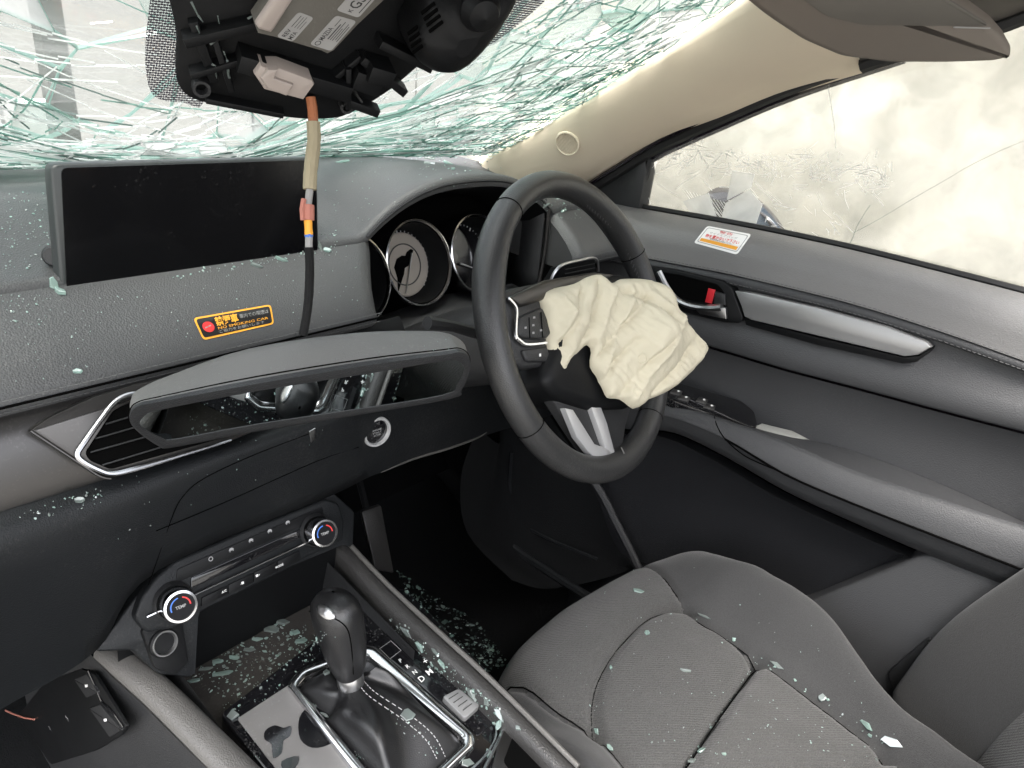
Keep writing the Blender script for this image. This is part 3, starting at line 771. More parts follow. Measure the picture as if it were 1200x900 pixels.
for k in range(4):
    a0, a1 = k / 4 + .006, (k + 1) / 4 - .006
    m.prism([lerp(pc(236, 701, .0018), pc(352, 645, .0018), a0), lerp(pc(236, 701, .0018), pc(352, 645, .0018), a1), lerp(pc(236, 711, .0018), pc(352, 657, .0018), a1), lerp(pc(236, 711, .0018), pc(352, 657, .0018), a0)], cn, .002, bevel=.0004)
build('lower_keys', m, 'plastic_dark', t)
m = MB(); m.tube([pc(172, 723, .002), pc(185, 717, .003), pc(226, 698, .003), pc(366, 633, .003)], .0011, 6); build('chrome_bar', m, 'chrome', t)
cx = (pc(300, 630) - pc(260, 648)).normalized(); cy = cn.cross(cx)
m = MB()
for (x, y), s in zip(((247, 655), (271, 644), (294, 633), (316, 622), (337, 612)), ('A/C', 'FRONT', 'REAR', 'SYNC', 'AUTO')):
    f = plane_fn(pc(x, y, .0016), cx, cy)
    if s == 'A/C':
        m.add([f(.0016 * math.cos(a) * k, .0016 * math.sin(a) * k) for k in (1, 1.5) for a in [2 * math.pi * i / 12 for i in range(12)]], [(i, (i + 1) % 12, 12 + (i + 1) % 12, 12 + i) for i in range(12)])
    else:
        m.add([f(*p) for p in ((-.0026, -.001), (.0026, -.001), (.0026, .0), (.0012, .0016), (-.0012, .0016), (-.0026, 0))], [tuple(range(6))])
        m.add([f(*p) for p in ((-.0022, -.0022), (-.0012, -.0022), (-.0012, -.0014), (-.0022, -.0014))], [(0, 1, 2, 3)]); m.add([f(*p) for p in ((.0022, -.0022), (.0012, -.0022), (.0012, -.0014), (.0022, -.0014))], [(0, 1, 2, 3)])
build('symbols', m, 'print_grey', t, smooth=0)
m = MB()
for (x, y), s in zip(((263, 693), (285, 683), (303, 674), (326, 664)), ('A/C', '-■', '■+', 'MODE')):
    text_mb(s, plane_fn(pc(x, y, .0024), cx, cy), -.003, -.001, .0024, None, 0, m, .01)
build('lettering', m, 'print_white', t, smooth=0)
kn = V((-.12, -.92, .38)).normalized()
for x, y in ((212, 711), (381, 625)):
    c0 = pc(x, y, .027) - kn * .027
    m = MB(); m.lathe([(.019, -.002), (.0185, .004), (.0165, .008)], c0, kn, 40); kb = build('knob', m, 'plastic', t)
    m = MB(); prof = [(.0145, .006), (.0152, .008), (.0158, .0255), (.0150, .0270), (.0128, .0273), (.0125, .0263)]; rows = []
    X, Y, _ = axes(kn)
    for r, h_ in prof:
        rows.append([c0 + kn * h_ + (X * math.cos(a) + Y * math.sin(a)) * (r - (.00035 if (j % 2 and (.007 < h_ < .026)) else 0)) for j, a in enumerate([2 * math.pi * j / 96 for j in range(96)])])
    m.grid(rows, close_u=True); build('knob_ring', m, 'chrome', kb)
    m = MB(); m.disc(c0 + kn * .0264, kn, .0127, 36); build('knob_cap', m, 'cap_black', kb)
    def arc(a0, a1, mi):
        m = MB(); o = c0 + kn * .0267
        m.grid([[o + (X * math.cos(a) + Y * math.sin(a)) * r for a in [math.radians(lerp(a0, a1, i / 12)) for i in range(13)]] for r in (.0082, .0094)]); build('temperature_arc', m, mi, kb, smooth=0)
    arc(70, -5, 'print_red'); arc(195, 95, 'print_blue')
    m = text_mb('TEMP', plane_fn(c0 + kn * .0268, X, Y), -.0048, -.0015, .003, .0096, 0, None, .015); build('lettering', m, 'print_grey', kb, smooth=0)

# ================================================================== CENTRE CONSOLE
con = thing('centre_console', 'black centre console with padded side rails and a glossy selector surround', 'console', (.02, -.05, -.66))
gp, gnn = V((.03, 0, -.335)), V((0, -.17, 1)).normalized()
def pg(x, y, l=0): return AP(x, y, gp + gnn * l, gnn)
rp, rn = V((0, 0, -.312)), V((0, -.186, 1)).normalized()
def pr_(x, y, l=0): return AP(x, y, rp + rn * l, rn)
def rail(pix, half, drop, name, inward, mt='rail'):
    c = smooth_line([pr_(*p) for p in pix], 6); c.append(c[-1] + (c[-1] - c[-2]).normalized() * .35)
    rows = []
    for i, p in enumerate(c):
        d = (c[min(i + 1, len(c) - 1)] - c[max(i - 1, 0)]).normalized(); s = d.cross(rn).normalized()
        if s.x < 0: s = -s
        row = []
        for a, b in ((-1, -drop[0]), (-1.0, -.016), (-.92, -.007), (-.72, -.002), (-.35, .0), (.2, .0), (.6, -.003), (.88, -.009), (1, -.018), (1., -drop[1])):
            row.append(p + s * half * a + rn * b)
        rows.append(row)
    m = MB(); m.grid(rows); build(name, m, mt, con, keep=name + str(inward), smooth=70)
rail(((355, 604), (402, 640), (457, 698), (567, 800), (672, 905)), .0118, (.045, .42), 'side_rail', 1, 'rail_dark')
m = MB(); m.tube([p + V((.0085, 0, .0)) for p in smooth_line([pr_(*p) for p in ((402, 640), (457, 698), (567, 800), (672, 905))], 5)], .003, 8); build('rail_bead', m, 'rail', con)  # bead in the lit rail tone, a highlight put into the colour
rail(((126, 750), (146, 768), (190, 807), (240, 856), (284, 900)), .0158, (.02, .05), 'side_rail', -1)
# left flank that carries the card reader
lf = [pr_(100, 752), pr_(130, 783), pr_(164, 813), pr_(212, 861), pr_(252, 900)]
lf.append(lf[-1] + (lf[-1] - lf[-2]) * 8)
m = MB(); rows = [[p + V((.0 - .004 * k, 0, -dz)) for k, dz in enumerate((.012, .04, .12, .25, .36))] for p in [lf[0] + V((.0, .25, .03))] + lf]; m.grid(rows); build('side_panel', m, 'plastic', con, keep='flank', smooth=60)
# storage tray ahead of the selector
trp = gp - gnn * .045
def pt_(x, y, l=0): return AP(x, y, trp + gnn * l, gnn)
m = MB(); m.grid([[V((x, y, -.357 + .002 * noise.noise(V((x * 40, y * 40, 1))))) for x in [lerp(-.10, .118, i / 16) for i in range(17)]] for y in [lerp(-.01, .152, j / 12) for j in range(13)]]); build('tray_floor', m, 'debris', con, keep='tray')
m = MB(); m.grid([[V((x, .147 - (z + .357) * .14, z)) for x in (-.13, -.05, .05, .125)] for z in (-.37, -.33, -.28, -.23)]); build('tray_back', m, 'plastic_dark', con)
for x_, k_ in ((.114, 1), (-.088, 1)):
    m = MB(); m.grid([[V((x_ - .01 * q_, y, -.324 + .186 * y - .1 * q_)) for y in (-.02, .05, .1, .15, .19)] for q_ in (0, .3, .6, 1)]); build('tray_side', m, 'plastic', con)
sa, sb = V((.098, .203, -.25)), V((.094, .203, -.41)); m = MB(); m.tube([AX(338, 660, .1), AX(333, 716, .1)], .0008, 5); build('tray_seam', m, 'rail', con)
# 12 V socket
h_, hn = pc(193, 754, -.004), V((.1, -.93, .35)).normalized()
m = MB(); m.prism(rounded([pc(x, y, -.006) for x, y in ((166, 738), (214, 726), (222, 776), (206, 792), (182, 784))], .004), hn, .012, bevel=.002); build('socket_plate', m, 'plastic_dark', con)
m = MB(); m.lathe([(.014, -.02), (.0138, 0), (.0125, .001)], h_, hn, 32); so2 = build('power_socket', m, 'plastic_dark', con)
m = MB(); m.lathe([(.0125, 0), (.0122, .0018), (.0110, .0018), (.0105, 0), (.0095, -.002), (.0095, -.02)], h_, hn, 36); build('socket_ring', m, 'silver', so2)
m = MB(); m.disc(h_ - hn * .018, hn, .0098, 24); build('socket_hole', m, 'gap_black', so2)
# glossy top plate
q = [pg(x, y, -.004) for x, y in ((258, 836), (372, 748), (415, 718), (452, 688), (476, 690), (650, 864), (690, 918), (560, 1010), (420, 1040))]
m = MB(); m.prism(rounded(q, .006), gnn, .03, bevel=.002); build('top_plate', m, 'piano', con, keep='plate')
q = [pg(x, y, -.0025) for x, y in ((278, 842), (342, 800), (430, 880), (500, 960), (400, 1000))]
m = MB(); m.prism(rounded(q, .003), gnn, .0012, bevel=.0003); build('dusty_inlay', m, 'piano_dusty', con)
for c in ([(311, 856), (322, 850), (332, 853), (341, 851), (340, 862), (332, 868), (330, 882), (320, 888), (318, 872), (310, 866)], [(350, 846), (357, 832), (376, 826), (392, 838), (400, 858), (386, 872), (366, 876), (352, 866)], [(330, 892), (350, 886), (346, 900), (334, 904)]):
    m = MB(); m.prism(smooth_line([pg(x, y, -.0016) for x, y in c], 3, True), gnn, .0005); build('bare_patch', m, 'piano', con, smooth=0)
# chrome frame round the gaiter
fr_o = [pg(x, y, .001) for x, y in ((336, 803), (350, 785), (425, 756), (440, 758), (556, 862), (556, 876), (470, 960), (455, 958))]
fr_i = [pg(x, y, .001) for x, y in ((350, 806), (360, 794), (424, 770), (432, 772), (541, 866), (540, 874), (470, 938), (460, 936))]
fo, fi = rounded(fr_o, .004, 4), rounded(fr_i, .004, 4)
m = MB(); k = len(fo); rows = []
for a, lift in ((0, -.006), (0, .001), (.18, .0035), (.6, .004), (.9, .002), (1., -.004), (1.0, -.012)): rows.append([lerp(p, q_, a) + gnn * lift for p, q_ in zip(fo, fi)])
m.grid(rows, close_u=True); build('selector_frame', m, 'chrome', con, smooth=50)
# selector gate plate with lettering
q = [pg(x, y, -.0028) for x, y in ((436, 754), (462, 735), (545, 812), (586, 840), (560, 862))]
m = MB(); m.prism(rounded(q, .003), gnn, .0012, bevel=.0004); build('gate_plate', m, 'piano', con)
m = MB(); sq = [pg(x, y, -.0022) for x, y in ((445, 760), (458, 751), (470, 762), (457, 772))]; m.tube(smooth_line(sq, 1, True)[:4], .0004, 4, closed=True); build('lock_button', m, 'print_grey', con)
gx = (pg(500, 790) - pg(470, 765)); gx = (gx - gnn * gx.dot(gnn)).normalized(); gy = gnn.cross(gx)
tx = (pg(520, 785) - pg(497, 800)).normalized(); ty = gnn.cross(tx)
m = MB()
for s, (x, y), hh in (('P', (470, 774), .005), ('R', (478, 781), .005), ('N', (486, 788), .005), ('D', (494, 797), .0072), ('M', (503, 789), .0072), ('+', (499, 776), .0072), ('-', (511, 780), .0072)):
    text_mb(s, plane_fn(pg(x, y, -.0013), tx, ty), -.002, -.002, hh, None, 0, m, .012)
build('lettering', m, 'print_white', con, smooth=0)
# parking brake switch
q = rounded([pg(x, y, .004) for x, y in ((518, 816), (538, 806), (563, 826), (545, 842))], .004, 4)
m = MB(); m.prism(q, gnn, .008, bevel=.0015); sw = build('brake_switch', m, 'silver_paint', con)
m = MB()
for k in range(4):
    a, b = lerp(pg(526, 819, .0045), pg(546, 835, .0045), k / 3.6), lerp(pg(537, 812, .0045), pg(556, 827, .0045), k / 3.6); m.tube([a, b], .0005, 4)
build('switch_rib', m, 'print_black', sw)
# chrome curves and cup well at the rear
for pix, r in ((((566, 905), (578, 880), (589, 855), (588, 838)), .0022), (((548, 905), (566, 888), (580, 866), (581, 845)), .0012)):
    m = MB(); m.tube(smooth_line([pg(x, y, .001) for x, y in pix], 5), r, 6); build('chrome_moulding', m, 'chrome', con)
q = [pg(x, y, .002) for x, y in ((592, 842), (616, 858), (676, 925), (600, 960), (575, 905))]
m = MB(); m.prism(rounded(q, .004), gnn, .02, bevel=.001); build('cup_surround', m, 'satin_dark', con)
q = [pg(x, y, .0028) for x, y in ((604, 855), (640, 900), (600, 905), (590, 892))]
m = MB(); m.prism(rounded(q, .003), gnn, .002); build('cup_well', m, 'gap_black', con, smooth=0)

# card reader let into the console flank
t = thing('card_reader', 'black toll card reader with two keys set in the left flank of the console', 'card reader', on(110, 830, ['flank']))
h_, hn = hit(100, 830, ['flank'])
def pf(x, y, l=0): return AP(x, y, h_ + hn * l, hn)
q = [pf(x, y, .0015) for x, y in ((52, 800), (95, 784), (110, 790), (148, 852), (142, 862), (112, 880), (60, 896), (20, 840))]
m = MB(); m.prism(rounded(q, .003), hn, .003, bevel=.0006); build('reader_body', m, 'plastic_dark', t)
m = MB(); m.tube(smooth_line([pf(x, y, .002) for x, y in ((104, 786), (113, 806), (120, 822), (131, 832), (145, 852))], 4), .0012, 6); build('card_slot_edge', m, 'piano', t)
for c in ([(86, 796), (101, 790), (114, 812), (101, 818)], [(104, 830), (117, 826), (142, 856), (128, 864)]):
    m = MB(); m.prism(rounded([pf(x, y, .004) for x, y in c], .0015), hn, .004, bevel=.001); kk = build('key', m, 'plastic', t)
    x, y = sum(p[0] for p in c) / 4, sum(p[1] for p in c) / 4
    m = MB(); m.prism([pf(x + a, y + b, .0044) for a, b in ((-1.2, -1.5), (1.6, -1.8), (1.9, 1.2), (-.9, 1.7))], hn, .0004); build('key_mark', m, 'print_white', kk, smooth=0)
ex = (pf(92, 862) - pf(70, 835)).normalized(); ey = hn.cross(ex)
m = MB(); text_mb('ETC', plane_fn(pf(77, 841, .0016), ex, ey), 0, 0, .0036, None, 0, m, .015); text_mb('Aura', plane_fn(pf(57, 852, .0016), ex, ey), 0, 0, .003, None, 0, m)
build('lettering', m, 'print_grey', t, smooth=0)
m = MB(); m.tube([pf(-6, 828, .004), pf(3, 831, .006), pf(14, 836, .006), pf(28, 841, .004), pf(40, 843, .003)], .0011, 6)
build('thin_wire', m, 'wire_pink', label='thin reddish wire hanging beside the card reader', cat='wire')

# ================================================================== GEAR SELECTOR
gs = thing('gear_selector', 'black leather gear selector knob on a stitched leather gaiter', 'gear selector', pg(440, 850))
K = .028
def pk(x, y): return AX(x, y, K)
base, topc = pk(410, 792), pk(396, 704)
ax_ = (topc - base); H = ax_.length; ax_.normalize()
fw = V((0, 1, 0)); fw = (fw - ax_ * fw.dot(ax_)).normalized(); sd_ = V((1, 0, 0))
m = MB(); rows = []
for t_, a, b, of in ((.02, .0118, .012, 0), (.12, .0145, .015, 0), (.3, .0175, .0185, .001), (.5, .019, .0215, .003), (.68, .0195, .025, .005), (.82, .0192, .0265, .006), (.93, .0175, .025, .006), (1.02, .0135, .0195, .006), (1.07, .008, .012, .006), (1.09, .001, .002, .006)):
    c = base + ax_ * H * t_ - fw * of * -1
    rows.append([c + sd_ * a * 1.13 * math.copysign(abs(math.cos(u)) ** .85, math.cos(u)) + fw * b * 1.1 * math.copysign(abs(math.sin(u)) ** .85, math.sin(u)) for u in [2 * math.pi * j / 32 for j in range(32)]])
m.grid(rows, close_u=True); kb = build('knob', m, 'knob_leather', gs, keep='knob', smooth=80)
line = [(362, 716), (385, 722), (404, 733), (411, 752), (414, 790)]
m = MB(); m.tube(smooth_line([on(x, y, ['knob'], .0002) for x, y in line if hit(x, y, ['knob'])], 5), .0006, 5); build('knob_seam', m, 'gap_black', kb)
bc, bn_ = hit(381, 718, ['knob']); bx = (on(394, 726, ['knob']) - on(370, 711, ['knob'])).normalized(); by = bn_.cross(bx)
m = MB(); rows = []
for q_, lift in ((1.04, .0002), (1., .0012), (.85, .0018), (.5, .0022), (.01, .0023)):
    row_ = []
    for i in range(28):
        a = 2 * math.pi * i / 28; p = bc + bx * .0125 * q_ * math.cos(a) + by * .0058 * q_ * math.sin(a); hh = BVH['knob'].find_nearest(p); row_.append(hh[0] + (bn_ if hh[1].dot(bn_) < 0 else hh[1]) * lift)
    rows.append(row_)
m.grid(rows, close_u=True); build('badge', m, 'silver', kb, smooth=60)
m = MB(); m.lathe([(.0128, .0), (.0135, .004), (.0135, .014), (.0125, .016)], base - ax_ * .012, ax_, 32); build('collar', m, 'silver', gs)
# gaiter: ring at the collar swept down to the frame with folds
ci = fi; ck = len(ci); gc_ = sum(ci, V()) / ck
m = MB(); rows = []; N_ = 72
per = []
tot = [0]
for i in range(ck): tot.append(tot[-1] + (ci[(i + 1) % ck] - ci[i]).length)
for j in range(N_):
    d = tot[-1] * j / N_; i = max(k for k in range(ck) if tot[k] <= d); s = (d - tot[i]) / max(1e-9, tot[i + 1] - tot[i]); per.append(lerp(ci[i], ci[(i + 1) % ck], s) - gnn * .004)
cb = base - ax_ * .010
for i in range(17):
    t_ = i / 16; row = []
    for j in range(N_):
        o = per[j]; d = o - cb; d = d - ax_ * d.dot(ax_); inn = cb + d.normalized() * .0125
        prog = t_ ** .8
        p = lerp(inn, o, prog); p = p + gnn * (.012 * math.sin(math.pi * t_) * (1 if d.y < 0 else .2))
        an = math.atan2(d.y, d.x)
        p = p + gnn * (.0075 * math.sin(math.pi * t_) * math.sin(an * 3.0 + t_ * 2.5 + .6) + .003 * math.sin(math.pi * t_) * math.sin(an * 7 + t_ * 5))
        row.append(p)
    rows.append(row)
m.grid(rows, close_u=True); build('gaiter', m, 'knob_leather', gs, keep='gaiter', smooth=80)
m = MB()
for line in ([(419, 800), (432, 816), (470, 842), (498, 866), (512, 890)], [(425, 797), (440, 812), (480, 838), (508, 862), (522, 888)]):
    L_ = smooth_line([on(x, y, ['gaiter'], .0006) for x, y in line if hit(x, y, ['gaiter'])], 6)
    for i in range(0, len(L_) - 1):
        a, b = L_[i], L_[i + 1]; m.tube([a, lerp(a, b, .6)], .0005, 4)
build('stitching', m, 'print_grey', gs, kind='stuff')

# ================================================================== FLOOR, FOOTWELL
m = MB()
m.grid([[V((x, y, -.68 + .12 * sm(.35, .62, y) + .012 * noise.noise(V((x * 6, y * 6, 0))))) for x in [lerp(-.7, .7, i / 20) for i in range(21)]] for y in [lerp(-1.3, .66, j / 28) for j in range(29)]])
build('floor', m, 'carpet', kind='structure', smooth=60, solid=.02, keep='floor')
t = thing('footwell', 'dark carpeted footwell lining below the steering wheel', 'footwell', (.4, .4, -.66))
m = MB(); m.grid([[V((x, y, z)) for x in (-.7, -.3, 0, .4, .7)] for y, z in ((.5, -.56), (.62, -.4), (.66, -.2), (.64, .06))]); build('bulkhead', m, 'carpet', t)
m = MB(); rows = [[AX(x, y, v) for (x, y), v in zip(r, (.40, .52, .60, .66))] for r in (((560, 500), (585, 520), (590, 500), (640, 480)), ((540, 560), (570, 590), (600, 580), (690, 560)), ((548, 625), (585, 645), (640, 640), (722, 640)), ((600, 680), (640, 690), (700, 680), (760, 660)))]
rows = [smooth_line(r, 5) for r in rows]; rows = [list(c) for c in zip(*[smooth_line([r[j] for r in rows], 5) for j in range(len(rows[0]))])]
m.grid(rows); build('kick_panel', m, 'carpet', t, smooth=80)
m = MB(); m.tube(smooth_line([AX(x, y, .56) for x, y in ((575, 540), (574, 580), (582, 612), (600, 640), (640, 668), (690, 700))], 5), .008, 8); build('sill_trim', m, 'dash_lower', t)
m = MB(); m.tube(smooth_line([AX(x, y, .60) for x, y in ((600, 530), (598, 575), (606, 608), (640, 630), (700, 655))], 5), .003, 6); build('sill_bead', m, 'dash_lower', t)
m = MB(); m.tube(smooth_line([AX(x, y, .63) for x, y in ((680, 545), (703, 575), (722, 612), (741, 650), (760, 690))], 5), .007, 8); build('door_seal', m, 'plastic', t)
m = MB(); m.grid([[V((x, y, z)) for x, y in ((.705, .0), (.705, .15), (.705, .35), (.69, .6), (.68, .66))] for z in (-.69, -.4, -.15, .03)]); build('side_lining', m, 'carpet', t)
m = MB(); m.grid([[V((.128, y, z)) for y in (.0, .2, .4, .66)] for z in (-.69, -.55, -.45, -.36)]); build('tunnel_side', m, 'carpet', t)
q = [V(p) for p in (AY(424, 600, .30), AY(447, 592, .30), AY(462, 672, .26), AY(440, 668, .26))]
t2 = thing('accelerator_pedal', 'dull grey-green accelerator pedal beside the console', 'pedal', q[2])
m = MB(); m.prism(rounded(q, .006), (-.2, -1, .2), .008, bevel=.002); build('pedal_pad', m, 'rail_dark', t2)
m = MB(); m.tube([lerp(q[0], q[1], .5) + V((0, .012, -.01)), lerp(q[0], q[1], .5) + V((0, .05, .08))], .006, 6); build('pedal_arm', m, 'plastic_dark', t2)

# ================================================================== STEERING WHEEL
TL = math.radians(26.84)
YW = math.radians(4.76)
wx, n0_ = V((math.cos(YW), math.sin(YW), 0)), V((math.sin(YW), -math.cos(YW), 0))
wy, wn = V((0, 0, math.cos(TL))) - n0_ * math.sin(TL), n0_ * math.cos(TL) + V((0, 0, math.sin(TL)))
WC = V((.374, -.0146, -.0005))
roll = math.radians(0)
def pw(x, y, l=0): return AP(x, y, WC + wn * l, wn)
sw_ = thing('steering_wheel', 'black leather steering wheel with a silver lower spoke', 'steering wheel', WC)
R0 = .170
m = MB(); rows = []
for i in range(160):
    a = 2 * math.pi * i / 160; c = WC + (wx * math.cos(a) + wy * math.sin(a)) * R0; d = (wx * math.cos(a) + wy * math.sin(a))
    deg = math.degrees(a) % 360
    gripb = 1 + .10 * (math.exp(-((deg - 35) / 16) ** 2) + math.exp(-((deg - 145) / 16) ** 2)) + .12 * math.exp(-((deg - 270) / 22) ** 2)
    row = []
    for j in range(20):
        b = 2 * math.pi * j / 20
        row.append(c + (d * math.cos(b) * .0155 + wn * math.sin(b) * .0165) * gripb)
    rows.append(row)
m.grid(rows, close_u=True, close_v=True); build('rim', m, 'wheel_leather', sw_, keep='rim', smooth=80)
m = MB()
for sx_, sy_ in ((593, 243), (748, 288), (618, 506), (766, 494)):
    d_ = pw(sx_, sy_) - WC; a = math.atan2(d_.dot(wy), d_.dot(wx)); deg = math.degrees(a) % 360; c = WC + (wx * math.cos(a) + wy * math.sin(a)) * R0; d = (wx * math.cos(a) + wy * math.sin(a)); g_ = 1 + .10 * (math.exp(-((deg - 35) / 16) ** 2) + math.exp(-((deg - 145) / 16) ** 2))
    m.tube([c + (d * math.cos(b) * .0157 + wn * math.sin(b) * .0167) * g_ for b in [2 * math.pi * j / 24 for j in range(24)]], .0006, 5, closed=True)
build('rim_seam', m, 'gap_black', sw_)
m = MB()
for a0, a1 in ((-30, 24),):
    k = a0
    while k < a1 + 40:
        a = math.radians(k); d = (wx * math.cos(a) + wy * math.sin(a)); tt = (-wx * math.sin(a) + wy * math.cos(a)); c = WC + d * R0 - d * .0158 + wn * .003
        m.tube([c - tt * .002 - wn * .002, c + tt * .002 + wn * .002], .0005, 4); k += 2.2
build('stitching', m, 'stitch', sw_, kind='stuff')
# hub and spokes
hubp = rounded([pw(x, y, .012) for x, y in ((652, 338), (690, 322), (740, 320), (762, 352), (766, 420), (745, 478), (700, 480), (655, 466), (640, 448), (642, 424), (652, 400))], .012, 4)
m = MB(); m.prism(hubp, wn, .05, bevel=.012); build('hub_cover', m, 'plastic_dark', sw_, smooth=60, keep='hub')
m = MB(); m.prism([pw(x, y, .002) for x, y in ((586, 345), (600, 338), (640, 330), (660, 345), (640, 430), (612, 432), (594, 420))], wn, .02, bevel=.004); build('spoke', m, 'plastic', sw_, smooth=50)
m = MB(); m.prism([pw(x, y, .002) for x, y in ((740, 370), (775, 360), (768, 430), (745, 450))], wn, .02, bevel=.004); build('spoke', m, 'plastic', sw_, smooth=50)
m = MB(); m.prism([pw(x, y, .008) for x, y in ((598, 348), (640, 328), (700, 318), (720, 322), (700, 332), (660, 340), (636, 352), (610, 360))], wn, .012, bevel=.003); build('hub_shoulder', m, 'satin_dark', sw_, smooth=50)
m = MB(); m.tube(smooth_line([pw(x, y, .006) for x, y in ((596, 350), (603, 358), (605, 366), (604, 392), (610, 400), (618, 404), (640, 402))], 4), .0021, 6); build('spoke_bezel', m, 'chrome', sw_)
m = MB(); m.prism(rounded([pw(x, y, .008) for x, y in ((609, 372), (636, 360), (648, 388), (641, 397), (612, 396), (607, 388))], .004), wn, .008, bevel=.002); bt = build('control_pad', m, 'plastic', sw_, smooth=50)
m = MB()
for x, y in ((616, 384), (625, 381), (625, 390), (634, 387), (626, 372)): m.prism([pw(x + a, y + b, .0086) for a, b in ((-1, -1), (1.2, -1.4), (1.4, 1), (-1, 1.4))], wn, .0004)
build('key_mark', m, 'print_grey', bt, smooth=0)
m = MB(); m.tube([pw(620, 372, .0084), pw(621, 396, .0084)], .0006, 4); m.tube([pw(634, 366, .0084), pw(636, 396, .0084)], .0006, 4); build('key_gap', m, 'gap_black', bt)
m = MB(); m.prism(rounded([pw(x, y, .006) for x, y in ((612, 410), (642, 406), (646, 424), (618, 424))], .004), wn, .008, bevel=.002); bt = build('control_pad', m, 'plastic', sw_, smooth=50)
m = MB(); m.prism([pw(633 + a, 416 + b, .0066) for a, b in ((-1, -1.6), (1, -2), (1.2, 1.6), (-.8, 2))], wn, .0004); build('key_mark', m, 'print_white', bt, smooth=0)
# lower spoke: dark body with two silver legs
m = MB(); m.prism(rounded([pw(x, y, -.001) for x, y in ((640, 455), (742, 470), (734, 500), (728, 545), (716, 552), (700, 545), (672, 505))], .012), wn, .014, bevel=.004); build('lower_spoke', m, 'plastic', sw_, smooth=50)
for c in ([(662, 478), (672, 480), (697, 520), (714, 526), (720, 540), (704, 542), (690, 530), (676, 512)], [(692, 474), (702, 470), (712, 496), (722, 534), (722, 541), (712, 540), (709, 522)]):
    m = MB(); m.prism([pw(x, y, .006) for x, y in c], wn, .007, bevel=.0016); build('spoke_trim', m, 'spoke_silver', sw_, smooth=40)
m = MB(); m.tube(smooth_line([pw(x, y, .013) for x, y in ((700, 548), (716, 550), (728, 545), (732, 535), (728, 524))], 4), .0009, 5); build('trim_line', m, 'rail', sw_)

# ================================================================== AIRBAG
ab = [(631, 346), (648, 338), (672, 333), (690, 324), (704, 322), (716, 332), (728, 327), (750, 327), (768, 330), (782, 336), (789, 352), (792, 366), (806, 384), (826, 404), (824, 418), (808, 438), (786, 456), (762, 468), (742, 479), (726, 468), (712, 466), (706, 454), (701, 444), (692, 430), (690, 408), (684, 406), (668, 424), (658, 440), (644, 434), (639, 424), (637, 406), (635, 388), (633, 366)]
AO = WC + wn * .028; an = V((-.25, -.85, .45)).normalized()
ax1, ay1, _ = axes(an)
def to2(p): d = p - AO; return V((d.dot(ax1), d.dot(ay1), 0))
o2 = [to2(AP(x, y, AO, an)) for x, y in ab]
o2 = smooth_line(o2, 3, True)
def inside(p):
    c = False; k = len(o2)
    for i in range(k):
        a, b = o2[i], o2[i - 1]
        if (a.y > p.y) != (b.y > p.y) and p.x < (b.x - a.x) * (p.y - a.y) / (b.y - a.y) + a.x: c = not c
    return c
def bdist(p):
    best = 9
    for i in range(len(o2)):
        a, b = o2[i - 1], o2[i]; ab_ = b - a; t_ = max(0, min(1, (p - a).dot(ab_) / max(1e-12, ab_.dot(ab_)))); best = min(best, (p - a - ab_ * t_).length)
    return best
fold_l = [[(700, 326), (690, 372), (668, 424)], [(716, 334), (700, 380), (690, 410)], [(680, 332), (668, 372), (652, 404)], [(735, 345), (715, 390), (702, 440)], [(752, 352), (720, 385), (696, 420)], [(760, 350), (778, 372), (815, 405)], [(775, 392), (745, 430), (722, 466)], [(790, 370), (770, 400), (735, 474)], [(728, 345), (750, 352), (770, 372)], [(650, 350), (660, 366), (650, 396)], [(735, 400), (715, 425), (704, 446)], [(752, 412), (736, 446), (728, 468)], [(800, 408), (784, 432), (760, 462)]]
folds = [[to2(AP(x, y, AO, an)) for x, y in smooth_px] for smooth_px in fold_l]
fs_ = [(.0035 if i % 2 else -.0045) for i in range(len(folds))]
def fold_h(p):
    h = 0
    for f, s in zip(folds, fs_):
        d = 9
        for a, b in zip(f, f[1:]):
            ab_ = b - a; t_ = max(0, min(1, (p - a).dot(ab_) / ab_.dot(ab_))); d = min(d, (p - a - ab_ * t_).length)
        h += s * (1.2 * max(0, 1 - d / .011) ** 1.5 + .55 * max(0, 1 - d / .004))
    return h
import mathutils.geometry as G
xs_ = [p.x for p in o2]; ys_ = [p.y for p in o2]; st = .0026
ptsl = [p.to_2d() for p in o2]; ne = len(ptsl); rj = random.Random(3)
st = .0021
y = min(ys_)
while y < max(ys_):
    x = min(xs_)
    while x < max(xs_):
        p = V((x + rj.uniform(-.0006, .0006), y + rj.uniform(-.0006, .0006), 0))
        if inside(p) and bdist(p) > .0013: ptsl.append(p.to_2d())
        x += st
    y += st
dv, de, df, *_ = G.delaunay_2d_cdt(ptsl, [(i, (i + 1) % ne) for i in range(ne)], [], 1, 1e-6)
m = MB(); fr = []; bk = []
lobe = to2(AP(762, 395, AO, an)); lobe2 = to2(AP(664, 375, AO, an))
